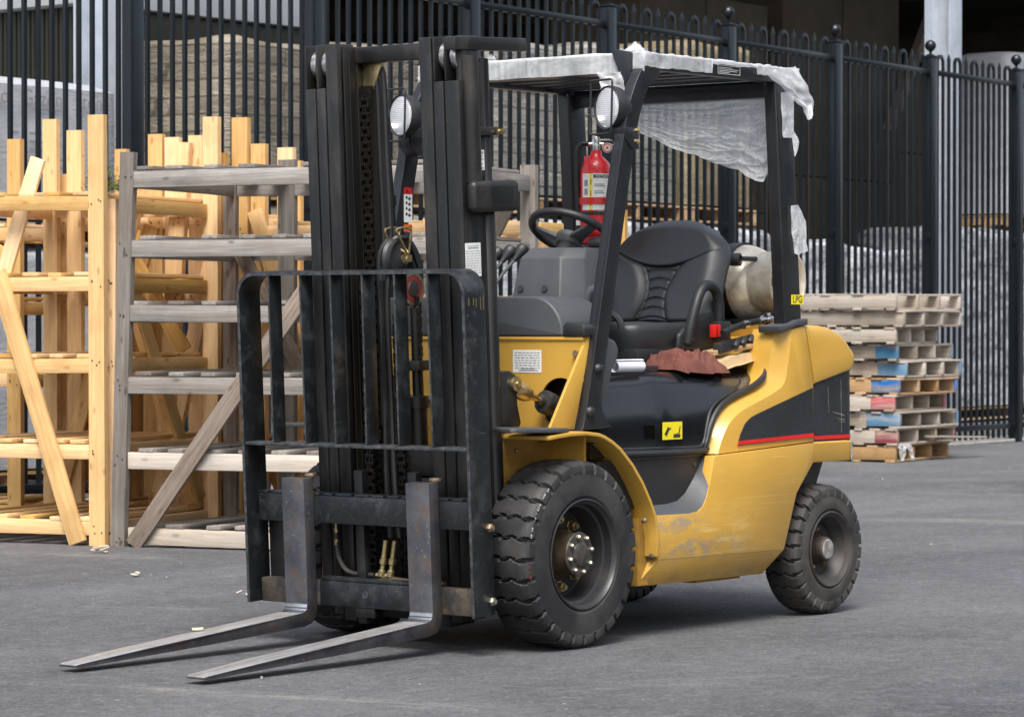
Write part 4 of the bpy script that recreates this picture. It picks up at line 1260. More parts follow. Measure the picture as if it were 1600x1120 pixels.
# chains
def chain(y, x, z0, z1, parent, w=0.032):
    p = 0.026
    b = MM()
    z = z0
    k = 0
    while z < z1:
        for q in (-1, -0.33, 0.33, 1):
            outer_ = abs(q) == 1
            yy = y + q * w / 2
            h = 0.0085 if outer_ else 0.0075
            if (k % 2 == 0) == outer_:
                b.box(x - 0.007, x + 0.007, yy - 0.0022, yy + 0.0022, z - p * 0.32, z + p * 1.0)
        b.box(x - 0.0055, x + 0.0055, y - w / 2 - 0.004, y + w / 2 + 0.004, z - 0.004, z + 0.004)
        z += p
        k += 1
    return b.build('lift_chain', M['chain'], parent, flat=True)
chain(0.158, -0.245, 0.18, 1.98, FL)
chain(0.145, -0.30, 0.20, 1.30, FL)
chain(0.030, -0.26, 0.20, 1.16, FL)
chain(-0.012, -0.195, 1.00, 1.26, FL, 0.026)
# chain roller: grey disc with red ring
b = MM(); b.lathe([(0, -0.008), (0.062, -0.008), (0.062, 0.03), (0, 0.03)], (-0.20, 0.008, 1.288), (0, 1, 0), 32)
rl_ = b.build('chain_roller', M['steel_inner'], FL, ang=30)
b = MM(); b.lathe([(0.048, -0.0085), (0.061, -0.0085), (0.061, -0.011), (0.048, -0.011)], (-0.20, 0.008, 1.288), (0, 1, 0), 32, ann=True); b.build('roller_face', M['nut_dull'], rl_)
b = MM(); b.lathe([(0.030, -0.0085), (0.047, -0.0085), (0.047, -0.010), (0.030, -0.010)], (-0.20, 0.008, 1.288), (0, 1, 0), 32, ann=True); b.build('red_ring', M['red_dull'], rl_)
b = MM(); b.lathe([(0, -0.0085), (0.029, -0.0085), (0.027, -0.012), (0.010, -0.014), (0, -0.014)], (-0.20, 0.008, 1.288), (0, 1, 0), 24); b.build('roller_face', M['rim_rust'], rl_)
# centre lift cylinder
b = MM(); b.lathe([(0, 0.12), (0.030, 0.12), (0.030, 0.86), (0.036, 0.86), (0.036, 0.90), (0.02, 0.905), (0.02, 1.22), (0, 1.22)], (-0.19, 0.0, 0), (0, 0, 1), 20); b.build('lift_cylinder', M['steel_inner'], FL)
b = MM(); b.box(-0.235, -0.16, -0.045, 0.05, 0.995, 1.03); b.build('cylinder_clamp', M['steel_dark'], FL, bevel=0.003)
b = MM(); b.box(-0.26, -0.245, 0.09, 0.105, 0.75, 1.32); b.box(-0.25, -0.235, 0.035, 0.06, 0.72, 1.2); b.build('hose_guide', M['steel_dark'], FL)
# hoses
def hose(pts, r, name='hose', m='rubber_dk', n=5):
    b = MM(); b.tube([p for p in catmull([Vector(p) for p in pts], n)], r, 8)
    return b.build(name, M[m], FL)
def catmull(P, n=5):
    out = []
    for i in range(len(P) - 1):
        p0 = P[max(i - 1, 0)]; p1 = P[i]; p2 = P[i + 1]; p3 = P[min(i + 2, len(P) - 1)]
        for k in range(n):
            t = k / n
            out.append(0.5 * ((2 * p1) + (p2 - p0) * t + (2 * p0 - 5 * p1 + 4 * p2 - p3) * t * t + (3 * p1 - p0 - 3 * p2 + p3) * t ** 3))
    out.append(P[-1])
    return out
for dy in (0.0, 0.028):
    hose([(-0.19, 0.165 + 0 * dy, 1.9), (-0.19, 0.165, 2.05), (-0.20, 0.150 - dy * 0.4, 2.098), (-0.21, 0.132 - dy, 2.08), (-0.215, 0.118 - dy, 2.0), (-0.22, 0.112 - dy, 1.75), (-0.22, 0.108 - dy, 1.45), (-0.25, 0.108 - dy, 1.25), (-0.25, 0.105 - dy, 0.9), (-0.28, 0.085 - dy * 1.3, 0.6), (-0.29, 0.068 - dy * 1.4, 0.40)], 0.0115)
for dy in (0.0, 0.024):
    hose([(-0.24, 0.100 + dy, 0.8), (-0.24, 0.097 + dy, 1.2), (-0.24, 0.095 + dy, 1.38), (-0.23, 0.085 + dy, 1.44), (-0.20, 0.062 + dy, 1.472), (-0.16, 0.03 + dy, 1.44), (-0.14, 0.01 + dy, 1.36)], 0.0115)
# hose sheave with wire keepers
b = MM(); b.lathe([(0, 0), (0.03, 0), (0.04, 0.006), (0.068, 0.008), (0.075, 0.0), (0.079, 0.0), (0.072, 0.012), (0.072, 0.028), (0.079, 0.04), (0.072, 0.044), (0, 0.044)], (-0.205, 0.030, 1.395), (0, 1, 0.0), 36)
hs_ = b.build('hose_sheave', M['plastic_dk'], FL, ang=30)
b = MM(); b.lathe([(0, -0.02), (0.012, -0.02), (0.012, -0.004), (0.02, -0.004), (0.02, 0.004), (0, 0.004)], (-0.205, 0.03, 1.395), (0, 1, 0), 10); b.box(-0.225, -0.185, 0.012, 0.024, 1.385, 1.41); b.build('axle', M['brass'], hs_)
for dy in (0.0, 0.052):
    b = MM()
    q = [(-0.205, 0.016, 1.412), (-0.235, 0.018 + dy, 1.46), (-0.255, 0.022 + dy, 1.498), (-0.24, 0.022 + dy, 1.506), (-0.205, 0.024 + dy, 1.508), (-0.175, 0.022 + dy, 1.500), (-0.18, 0.02 + dy, 1.47), (-0.198, 0.016, 1.412)]
    b.tube(catmull([Vector(p) for p in q], 4), 0.0042, 6)
    b.build('wire_keeper', M['brass'], hs_)
# second sheave near the top, seen edge on
b = MM(); b.lathe([(0, 0), (0.055, 0), (0.062, 0.004), (0.062, 0.012), (0.055, 0.018), (0, 0.018)], (-0.13, 0.172, 1.885), (0.746, -0.662, 0.0), 32); b.build('hose_sheave', M['steel_dark'], FL, ang=30)
b = MM(); b.tube([(-0.14, 0.150, 1.82), (-0.14, 0.138, 1.62), (-0.14, 0.132, 1.5)], 0.012, 10); b.lathe([(0, 0), (0.018, 0), (0.018, 0.04), (0, 0.04)], (-0.14, 0.136, 1.585), (0, 0, 1), 12); b.build('hose_pipe', M['steel_dark'], FL)
# hose on the carriage, fittings
hose([(-0.378, 0.251, 0.43), (-0.378, 0.249, 0.385), (-0.378, 0.243, 0.335), (-0.378, 0.216, 0.292), (-0.378, 0.176, 0.276), (-0.378, 0.116, 0.274), (-0.378, 0.076, 0.274)], 0.0085, m='rim_rust')
b = MM(); b.lathe([(0, 0), (0.009, 0), (0.009, .02), (0.007, .02), (0.007, .045), (0.009, .045), (0.009, .06), (0.006, .062), (0.006, .09), (0, .09)], (-0.378, 0.250, 0.375), (0, 0, 1), 10); b.build('fitting', M['brass'], FL)
for dy in (0.0, 0.042):
    b = MM(); b.lathe([(0, 0), (0.014, 0), (0.014, .02), (0.009, .025), (0.009, .04), (0.014, .045), (0.014, .062), (0.010, .066), (0.010, .13), (0, .13)], (-0.378, 0.043 - dy, 0.272), (0.06, -0.16, 1), 10)
    b.lathe([(0, 0), (0.011, 0), (0.011, .025), (0, .03)], (-0.378, 0.038 - dy, 0.274), (0, 1, 0), 8)
    b.build('fitting', M['brass'], FL)
b = MM(); b.tube([(-0.378, 0.041, 0.268), (-0.378, -0.049, 0.262), (-0.378, -0.149, 0.258), (-0.378, -0.249, 0.258)], 0.009, 8); b.build('hose_pipe', M['hub'], FL)

# tilt cylinder, left and right
for s in (-1, 1):
    yy = mir(-0.345, s)
    b = MB()
    b.pxz([(-0.215, 0.98), (-0.165, 0.985), (-0.125, 0.965), (-0.11, 0.93), (-0.125, 0.895), (-0.12, 0.86), (-0.10, 0.80), (-0.115, 0.775), (-0.215, 0.76)], yy - 0.028, yy + 0.028)
    br = b.build('tilt_bracket', M['black'], FL, bevel=0.005)
    b = MB(); b.lathe([(0, 0), (0.024, 0), (0.026, 0.004), (0.026, 0.016), (0.010, 0.018), (0.010, 0.026), (0, 0.026)], (-0.145, yy + (-0.028 if s < 0 else 0.028), 0.938), (0, -1 if s < 0 else 1, 0), 14); b.build('pivot_pin', M['brass'], br)
    p0 = Vector((-0.150, yy, 0.935)); p1 = Vector((0.30, yy - (0.05 if s < 0 else -0.05), 0.785)); dv = p1 - p0
    b = MB(); b.lathe([(0, 0.03), (0.026, 0.03), (0.032, 0.045), (0.032, 0.095), (0.025, 0.118), (0.016, 0.12), (0.016, 0.128), (0, 0.128)], p0, dv, 20); b.build('rod_end', M['brass'], br)
    b = MB(); b.lathe([(0, 0.12), (0.012, 0.12), (0.012, 0.20), (0, 0.20)], p0, dv, 14); b.build('piston_rod', M['rod'], br)
    b = MB(); b.lathe([(0, 0.17), (0.018, 0.17), (0.022, 0.18), (0.022, 0.192), (0.040, 0.195), (0.043, 0.202), (0.043, 0.235), (0.039, 0.24), (0.039, 0.44), (0, 0.44)], p0, dv, 28); b.build('cylinder_barrel', M['rim'], br)

# backrest
XF, XB = -0.505, -0.392
def arc3(c, r, a0, a1, n=8):
    return [(c[0] + r * math.cos(R(a0 + (a1 - a0) * k / n)), c[1] + r * math.sin(R(a0 + (a1 - a0) * k / n))) for k in range(n + 1)]
rr = 0.085
outl = [(0.580, 0.165), (0.580, 1.365 - rr)] + arc3((0.580 - rr, 1.365 - rr), rr, 0, 90)[1:] + arc3((-0.483 + rr, 1.365 - rr), rr, 90, 180) + [(-0.483, 0.165)]
inl = [(0.566, 0.165), (0.566, 1.365 - rr)] + arc3((0.580 - rr, 1.365 - rr), rr - 0.014, 0, 90)[1:] + arc3((-0.483 + rr, 1.365 - rr), rr - 0.014, 90, 180) + [(-0.469, 0.165)]
b = MM()
rings = [[(XF, o[0], o[1]), (XB, o[0], o[1]), (XB, i_[0], i_[1]), (XF, i_[0], i_[1])] for o, i_ in zip(outl, inl)]
b.loft(rings)
br_ = b.build('load_backrest', M['bar'], FL, bevel=0.0025)
# paler strip on the front edge of the frame
b = MM()
b.loft([[(XF - 0.0012, o[0] - 0.002 * (1 if o[0] > 0.04 else -1), o[1] - (0.002 if o[1] > 1.3 else 0)), (XF - 0.0012, i_[0], i_[1]), (XF - 0.0006, i_[0], i_[1]), (XF - 0.0006, o[0] - 0.002 * (1 if o[0] > 0.04 else -1), o[1] - (0.002 if o[1] > 1.3 else 0))] for o, i_ in zip(outl, inl)])
b.build('pale_edge', M['edge'], br_)
for yb in (0.423, 0.272, 0.128, -0.020, -0.168, -0.316):
    lean = rng.uniform(-0.004, 0.004)
    b = MM()
    b.loft([[(XF + 0.002, yb + lean - .005, 0.751), (XF + 0.066, yb + lean - .005, 0.751), (XF + 0.066, yb + lean + .005, 0.751), (XF + 0.002, yb + lean + .005, 0.751)],
            [(XF + 0.002, yb - .005, 1.3505), (XF + 0.066, yb - .005, 1.3505), (XF + 0.066, yb + .005, 1.3505), (XF + 0.002, yb + .005, 1.3505)]])
    br1 = b.build('backrest_bar', M['bar'], br_, bevel=0.0015)
    b = MM()
    b.loft([[(XF + 0.0008, yb + lean - .0035, 0.752), (XF + 0.0015, yb + lean - .0035, 0.752), (XF + 0.0015, yb + lean + .0035, 0.752), (XF + 0.0008, yb + lean + .0035, 0.752)],
            [(XF + 0.0008, yb - .0035, 1.35), (XF + 0.0015, yb - .0035, 1.35), (XF + 0.0015, yb + .0035, 1.35), (XF + 0.0008, yb + .0035, 1.35)]])
    b.build('pale_edge', M['edge'], br_)
b = MM(); b.box(XF + 0.001, XF + 0.07, -0.4685, 0.5655, 0.739, 0.7505); b.build('backrest_crossbar', M['edge'], br_, bevel=0.002)
b = MM()
for (yy, w, z0, z1) in ((-0.4835, 0, 1.205, 1.235), ):
    for k in range(5):
        x = -0.49 + 0.02 * k + rng.uniform(0, .008)
        b.box(x, x + rng.uniform(.003, .007), yy - 0.0008, yy - 0.0002, 1.232 + rng.uniform(-.012, .01), 1.262 + rng.uniform(-.01, .01))
b.build('paint_smear', M['brass'], br_)
for z in (0.47, 0.215):
    b = MM(); b.lathe([(0, 0), (0.015, 0), (0.016, 0.004), (0.016, 0.012), (0.013, 0.016), (0, 0.016)], (-0.418, -0.4835, z), (0, -1, 0), 6); b.lathe([(0, 0.016), (0.009, 0.016), (0.009, 0.022), (0, 0.022)], (-0.418, -0.4835, z), (0, -1, 0), 10)
    b.build('bolt', M['nut_dull' if z > .4 else 'nut'], br_)
# carriage
b = MM()
b.box(-0.455, -0.405, -0.4675, 0.553, 0.462, 0.560)
tops = [-0.44, -0.36, -0.30] + [-0.15 + 0.0 * k for k in range(0)]
y = -0.4675
cuts = [-0.41, -0.345, -0.12, -0.05, 0.02, 0.10, 0.19, 0.25, 0.42, 0.50]
edges = [-0.4675] + [v for c in cuts for v in (c - 0.008, c + 0.008)] + [0.553]
for a_, c_ in zip(edges[::2], edges[1::2]): b.box(-0.455, -0.405, a_, c_, 0.5605, 0.570)
b.build('carriage_bar', M['bar'], FL, bevel=0.002)
b = MM(); b.box(-0.455, -0.405, -0.19, 0.27, 0.165, 0.254); b.box(-0.452, -0.41, -0.19, 0.27, 0.2545, 0.268)
cb = b.build('carriage_bar', M['bar'], FL, bevel=0.003)
b = MM(); b.lathe([(0.009, 0), (0.014, 0), (0.014, 0.002), (0.009, 0.002)], (-0.4555, 0.055, 0.214), (-1, 0, 0), 16, ann=True); b.build('hole_rim', M['edge'], cb)
b = MM(); b.lathe([(0.0, 0), (0.009, 0), (0.009, 0.001), (0.0, 0.001)], (-0.4555, 0.055, 0.214), (-1, 0, 0), 16); b.build('hole_shade', M['ink'], cb)  # flat black disc painted for the shade inside the bore
for bb in ((-0.455, -0.405, -0.4675, -0.1905, 0.163, 0.254), (-0.455, -0.405, 0.2705, 0.553, 0.165, 0.252)):
    b = MM(); b.box(*bb); b.build('carriage_bar', M['rustbar'], FL, bevel=0.003)
b = MM(); b.box(-0.45, -0.40, 0.02, 0.11, 0.130, 0.1645); b.build('carriage_tab', M['steel_inner'], FL, bevel=0.003)
b = MM()
for bb in ((-0.403, -0.375, 0.48, 0.555, 0.20, 0.555), (-0.403, -0.375, -0.455, -0.39, 0.17, 0.57), (-0.40, -0.365, 0.10, 0.14, 0.10, 0.65), (-0.40, -0.365, -0.15, -0.11, 0.10, 0.65)):
    b = MM(); b.box(*bb); b.build('carriage_plate', M['black'], FL, bevel=0.004)
# forks
for yc in (0.333, -0.247):
    hw = 0.053
    prof = [(-0.512, 0.625), (-0.512, 0.175), (-0.516, 0.160), (-0.526, 0.150), (-0.545, 0.146), (-1.0, 0.133), (-1.35, 0.124), (-1.63, 0.113), (-1.650, 0.110),
            (-1.650, 0.104), (-1.63, 0.101), (-1.0, 0.096), (-0.53, 0.096), (-0.49, 0.104), (-0.467, 0.124), (-0.459, 0.16), (-0.459, 0.625)]
    b = MM()
    ring0, ring1 = [], []
    def hwid(x):
        if x > -1.6: return hw
        return hw - 0.014 * ((-1.6 - x) / 0.05) ** 1.3
    n = len(prof)
    vs = [(x, yc - hwid(x), z) for x, z in prof] + [(x, yc + hwid(x), z) for x, z in prof]
    fs = [tuple(range(n - 1, -1, -1)), tuple(range(n, 2 * n))]
    b.add(vs, fs)
    for i in range(n):
        j = (i + 1) % n
        b.cur = 2 if 1 <= i <= 3 else (1 if 4 <= i <= 8 else 0)  # heel fillet worn bright; polished steel there also puts in its highlight
        b.f.append([i, j, n + j, n + i]); b.mi.append(b.cur)
    fk = b.build('fork', [M['fork'], M['blade'], M['roller']], FL, bevel=0.005, seg=2)
    b = MM(); b.lathe([(0, 0), (0.010, 0), (0.010, 0.022), (0.022, 0.022), (0.024, 0.028), (0.022, 0.034), (0, 0.034)], (-0.445, yc - 0.03, 0.605), (0, 0, 1), 16)
    b.build('fork_lock_pin', M['nut_dull'], fk)

# ------------------------------------------------------------------ lamps
def lamp(c, aim, top_fix, mount):
    c = Vector(c); a = Vector(aim).normalized()
    b = MB(); b.lathe([(0.0, 0.012), (0.03, 0.010), (0.06, 0.004), (0.073, -0.002), (0.0735, -0.006), (0.06, -0.001), (0.03, 0.005), (0.0, 0.007)], c, a, 40)
    ob = b.build('headlight', M['headlens'], FL, ang=60)
    b = MB(); b.lathe([(0.0735, -0.002), (0.079, 0.002), (0.081, -0.01), (0.078, -0.04), (0.062, -0.07), (0.035, -0.088), (0, -0.09)], c, a, 40, open_=True); b.build('lamp_housing', M['plastic_dk'], ob)
    b = MB(); b.lathe([(0.0735, -0.008), (0.066, -0.020), (0.052, -0.036), (0.034, -0.050), (0.016, -0.058), (0.0001, -0.060)], c, a, 40, open_=True); b.build('reflector', M['lens_back'], ob, ang=80)
    b = MB(); b.lathe([(0, -0.056), (0.009, -0.056), (0.011, -0.035), (0.008, -0.024), (0, -0.020)], c, a, 14); b.build('bulb', M['label'], ob)
    side = a.cross(Vector((0, 0, 1))).normalized(); up = side.cross(a)
    b = MB()
    f = c + a * 0.025
    w0, w1, h = -0.055, 0.068, 0.098
    loop = []
    for (x, y, sx, sy) in ((-w1, h, 1, -1), (w1, h, -1, -1), (w1, -h, -1, 1), (-w1, -h, 1, 1)):
        cr = 0.014
        corner = f + side * x + up * y
        A_ = corner + up * (sy * cr); B_ = corner + side * (sx * cr)
        pts = [A_, corner * 0.6 + A_ * 0.2 + B_ * 0.2 + (corner - corner), B_]
        if (x < 0) == (y > 0): loop += pts
        else: loop += pts[::-1]
    b.tube(loop, 0.0042, 6, closed=True)
    b.build('lamp_guard', M['plastic_dk'], ob)
    # stirrup bracket
    b = MB()
    b.tube([c - a * 0.03 - up * 0.085, c - a * 0.03 - up * 0.115], 0.012, 10)
    b.loft([[mount + Vector(q) for q in ((-0.045, -0.045, 0.03), (0.045, -0.045, 0.03), (0.045, 0.02, 0.03), (-0.045, 0.02, 0.03))],
            [mount + Vector(q) for q in ((-0.04, -0.045, -0.01), (0.045, -0.045, -0.01), (0.045, 0.02, -0.01), (-0.04, 0.02, -0.01))],
            [mount + Vector(q) for q in ((0.0, -0.045, -0.045), (0.045, -0.045, -0.045), (0.045, 0.02, -0.045), (0.0, 0.02, -0.045))]])
    b.build('lamp_bracket', M['guard'], ob, bevel=0.004)
    return ob
def mk_lens():
    m, nt, p = nodes_of('ribbed lamp glass')
    uv = objco(nt)
    ck = nt.nodes.new('ShaderNodeTexWave'); ck.bands_direction = 'Z'; ck.inputs['Scale'].default_value = 42
    nt.links.new(uv, ck.inputs['Vector'])
    ck2 = nt.nodes.new('ShaderNodeTexWave'); ck2.bands_direction = 'Y'; ck2.inputs['Scale'].default_value = 42
    nt.links.new(uv, ck2.inputs['Vector'])
    h = math_n(nt, 'MAXIMUM', ck.outputs['Fac'], ck2.outputs['Fac'])
    p.inputs['Base Color'].default_value = (0.86, 0.87, 0.90, 1)
    p.inputs['Roughness'].default_value = 0.1
    bump(nt, p, h, 0.5, 0.004)
    tr = nt.nodes.new('ShaderNodeBsdfTransparent')
    mx = nt.nodes.new('ShaderNodeMixShader')
    nt.links.new(math_n(nt, 'MULTIPLY_ADD', h, 0.35, 0.22), mx.inputs[0])
    nt.links.new(tr.outputs[0], mx.inputs[1]); nt.links.new(p.outputs[0], mx.inputs[2])
    nt.links.new(mx.outputs[0], nt.nodes['Material Output'].inputs[0])
    return m
M['headlens'] = mk_lens()
lamp((0.305, -0.450, 1.936), (-0.94, 0.32, 0.03), None, Vector((0.345, -0.49, 1.832)))
lamp((0.180, 0.425, 1.936), (-0.94, 0.26, 0.03), None, Vector((0.270, 0.455, 1.832)))
for (x, z) in ((0.390, 1.853), (0.387, 1.812)):
    b = MB(); b.lathe([(0, 0), (0.010, 0), (0.010, 0.008), (0.005, 0.01), (0, 0.014)], (x - 0.01, -0.532, z), (0, -1, 0), 6); b.build('bolt', M['brass'], FL)

# ------------------------------------------------------------------ seat
def seat_back(u, v):
    # u across 0..1, v up 0..1 ; y from +.25 to -.25
    t = 2 * u - 1
    H = 0.415
    w = 0.292
    # superellipse-like outline: full width to 45 %, rounding to the top
    if v > 0.50:
        q = (v - 0.50) / 0.50
        w *= (1 - 0.42 * q ** 3.2)
    if v < 0.1: w *= 0.93 + 0.7 * v
    y = 0.028 - t * w
    zz = 1.150 + v * H
    # top edge droops at the sides
    zz -= 0.045 * max(0, v - 0.5) * 2 * abs(t) ** 3
    x = 1.235 + 0.155 * v
    d = 0.0
    a = abs(t)
    # outline rounding
    d -= 0.055 * max(0, (a - 0.72) / 0.28) ** 2.4
    d -= 0.05 * max(0, (v - 0.90) / 0.10) ** 2.0
    d -= 0.03 * max(0, (0.06 - v) / 0.06) ** 2
    # bolsters: raised at the sides in the lower part
    seam_v = 0.55 + 0.25 * a ** 2.0           # smile shaped seam under the head pad
    ab = 0.15 + 2.0 * (v - 0.28) ** 2          # hourglass between the bolsters
    if v < seam_v:
        bol = 1 / (1 + math.exp(-(a - ab - 0.05) / 0.03))
        d += 0.026 * bol - 0.010
        d += 0.010 * math.sin(min(1, max(0, (a - ab) / (1 - ab))) * PI)
        d -= 0.008 * math.exp(-((a - ab) / 0.022) ** 2)
        if a < ab:
            fr = ((v - 0.03 * (1 - (a / ab) ** 2) + 0.01) / 0.092) % 1.0
            d -= 0.007 * math.exp(-((fr - 0.5) / 0.11) ** 2)
    else:
        d += 0.006 * (1 - math.exp(-(v - seam_v) / 0.05))
    if a < 0.80: d -= 0.009 * math.exp(-((v - seam_v) / 0.010) ** 2)
    return (x - d, y, zz)
b = MB()
b.grid(seat_back, 141, 161)
# shell behind
def seat_shell(u, v):
    x, y, z = seat_back(u, v)
    t = 2 * u - 1
    e = max(abs(t), 0)
    fx = 1.235 + 0.155 * v + 0.055 * 1.0
    k = max(0, (abs(t) - 0.0))
    bulge = 0.06 * (1 - abs(t) ** 4) * (1 - max(0, (v - 0.85) / 0.15) ** 2)
    return (fx + bulge - 0.0, y, z)
b.grid(seat_shell, 41, 41)
sb_ = b.build('seat_back', M['vinyl'], FL, ang=70)
# stitched sides joining front and shell
b = MB()
def rim_pt(u, v):
    # perimeter from bottom left over the top to bottom right
    if u < 0.35: uu, vv = 0.0, u / 0.35
    elif u < 0.65: uu, vv = (u - 0.35) / 0.30, 1.0
    else: uu, vv = 1.0, 1 - (u - 0.65) / 0.35
    a = Vector(seat_back(uu, vv)); c = Vector(seat_shell(uu, vv))
    return a.lerp(c, v)
b.grid(rim_pt, 120, 4)
b.build('seat_side', M['vinyl'], sb_, ang=70)
# cushion
def cushion(u, v):
    a = 2 * PI * u
    # superellipse plan
    ca, sa = math.cos(a), math.sin(a)
    n = 5.0
    k = (abs(ca) ** n + abs(sa) ** n) ** (-1 / n)
    # v from bottom edge to centre top
    if v < 0.5:
        q = v / 0.5
        rr_ = 0.94 + 0.06 * math.sin(q * PI / 2); z = 1.045 + 0.075 * q
    elif v < 0.7:
        q = (v - 0.5) / 0.2 * PI / 2
        rr_ = 1.0 - 0.12 * (1 - math.cos(q)); z = 1.12 + 0.035 * math.sin(q)
    else:
        q = (v - 0.7) / 0.3
        rr_ = 0.88 * (1 - q); z = 1.155 + 0.006 * math.sin(q * PI) - 0.012 * q
    x = 1.03 + 0.255 * k * ca * rr_
    y = 0.243 * k * sa * rr_
    z += 0.012 * max(0, -(x - 0.9) / 0.2) 
    z += 0.006 * noise.noise(Vector((x * 9, y * 9, 0.3)))
    return (x, y, z)
b = MB(); b.grid(cushion, 80, 22, cu=True)
b.build('seat_cushion', M['vinyl'], FL, ang=70)
# cushion front skirt / side panel
b = MB(); b.pxz([(1.02, 1.05), (1.30, 1.05), (1.34, 1.10), (1.335, 1.17), (1.28, 1.20), (1.10, 1.155), (1.03, 1.11)], -0.268, -0.24); b.build('seat_side', M['plastic_dk'], FL, bevel=0.012, seg=3)
# hip restraint bow
for s in (-1, 1):
    pts = [(1.075, mir(-0.272, s), 1.075), (1.085, mir(-0.28, s), 1.14), (1.11, mir(-0.285, s), 1.215), (1.145, mir(-0.285, s), 1.275), (1.19, mir(-0.285, s), 1.300), (1.245, mir(-0.285, s), 1.285), (1.275, mir(-0.282, s), 1.235), (1.285, mir(-0.278, s), 1.16), (1.285, mir(-0.27, s), 1.10)]
    b = MB(); b.tube(catmull([Vector(p) for p in pts], 5), 0.021, 12)
    b.build('hip_restraint', M['plastic_dk'], FL)
    b = MB(); b.lathe([(0, 0), (0.008, 0), (0.008, 0.006), (0, 0.006)], (1.078, mir(-0.295, s), 1.088), (0, -1 if s < 0 else 1, 0), 8); b.build('bolt', M['rim'], FL)
# buckle and belt holder
b = MB(); b.box(1.215, 1.30, -0.325, -0.288, 1.085, 1.160); bu = b.build('belt_buckle', M['plastic_dk'], FL, bevel=0.006)
b = MB(); b.box(1.195, 1.2145, -0.320, -0.294, 1.098, 1.148); b.box(1.205, 1.222, -0.3285, -0.3255, 1.10, 1.148); b.build('release_button', M['buckle'], bu, bevel=0.003)
# belt reel knob on the backrest
b = MB(); b.lathe([(0, -0.06), (0.012, -0.06), (0.012, 0), (0.024, 0.0), (0.026, 0.01), (0.026, 0.042), (0.018, 0.045), (0.016, 0.035), (0, 0.035)], (1.44, -0.225, 1.405), (0.25, -1, 0), 20); b.lathe([(0, 0), (0.01, 0), (0.01, 0.15), (0, 0.15)], (1.47, -0.22, 1.41), (1, -0.05, 0.0), 10); b.build('recline_knob', M['plastic_dk'], FL)

# tank cradle and rear clutter mountings
b = MB(); b.box(1.52, 1.86, -0.30, 0.30, 1.135, 1.15); b.box(1.57, 1.60, -0.28, 0.28, 1.14, 1.17); b.box(1.80, 1.83, -0.28, 0.28, 1.14, 1.17)
b.build('tank_cradle', M['black'], FL, bevel=0.004)
for yy in (-0.10, 0.20):
    b = MB(); b.loft([[(1.705 + 0.161 * math.cos(a), yy + q, 1.318 + 0.161 * math.sin(a)) for q in (-0.028, 0.028)] + [(1.705 + 0.157 * math.cos(a), yy + q, 1.318 + 0.157 * math.sin(a)) for q in (0.028, -0.028)] for a in [2 * PI * k / 48 for k in range(49)]], True, False)
    b.build('tank_strap', M['rubber_dk'], FL)
b = MB(); b.tube(catmull([Vector(p) for p in ((1.13, -0.40, 1.115), (1.21, -0.40, 1.135), (1.29, -0.40, 1.150))], 5), 0.013, 10); b.build('gas_hose', M['rubber_dk'], FL)
b = MB(); b.lathe([(0, 0), (0.012, 0), (0.012, .03), (0.016, .03), (0.016, .06), (0.011, .065), (0.011, .14), (0.015, .14), (0.015, .165), (0, .165)], (1.24, -0.40, 1.141), (0.99, 0, 0.13), 10); b.build('fitting', M['chrome'], FL)
b = MB(); b.tube([(1.31, -0.40, 1.153), (1.40, -0.40, 1.165)], 0.012, 8); b.build('gas_hose', M['rubber_dk'], FL)
b = MB(); b.lathe([(0, 0), (0.014, 0), (0.014, .03), (0.010, .03), (0.010, .05), (0.015, .05), (0.015, .08), (0, .08)], (1.39, -0.40, 1.163), (0.99, 0, 0.08), 10); b.build('fitting', M['chrome'], FL)
b = MB()
b.loft([[(1.12, -0.40, 1.035), (1.12, -0.36, 1.035), (1.12, -0.36, 1.075), (1.12, -0.40, 1.075)], [(1.42, -0.40, 1.085), (1.42, -0.36, 1.085), (1.42, -0.36, 1.115), (1.42, -0.40, 1.115)]])
for k in range(5):
    x = 1.20 + 0.05 * k; b.tube([(x, -0.41, 1.06 + 0.17 * (x - 1.2)), (x + 0.03, -0.40, 1.085 + 0.17 * (x - 1.2))], 0.014, 7)
b.build('latch_bar', M['plastic_dk'], FL, bevel=0.003)

# ------------------------------------------------------------------ gas tank (lifts off the truck)
TK = empty('gas_tank', 'scuffed cream gas cylinder lying across the forklift behind the seat', 'gas tank', (1.705, 0.085, 1.318))
b = MB(); b.lathe([(0.0, -0.33), (0.05, -0.328), (0.10, -0.31), (0.135, -0.275), (0.150, -0.235), (0.1555, -0.19), (0.1555, 0.19), (0.150, 0.235), (0.135, 0.275), (0.10, 0.31), (0.0, 0.33)], (0, 0, 0), (0, 1, 0), 56)
tkb = b.build('tank_body', M['tank'], TK, ang=60)
b = MB(); b.loft([[(r_ * math.cos(a), y, r_ * math.sin(a)) for (r_, y) in ((0.118, -0.285), (0.121, -0.285), (0.128, -0.40), (0.132, -0.405), (0.132, -0.412), (0.124, -0.412), (0.118, -0.40))] for a in [2 * PI * k / 48 for k in range(49)]], True, False)
b.build('tank_collar', M['tank'], TK)
b = MB(); b.lathe([(0, -0.40), (0.015, -0.40), (0.02, -0.38), (0.02, -0.33), (0, -0.32)], (0, 0, 0), (0, 1, 0), 14); b.build('valve', M['brass'], TK)

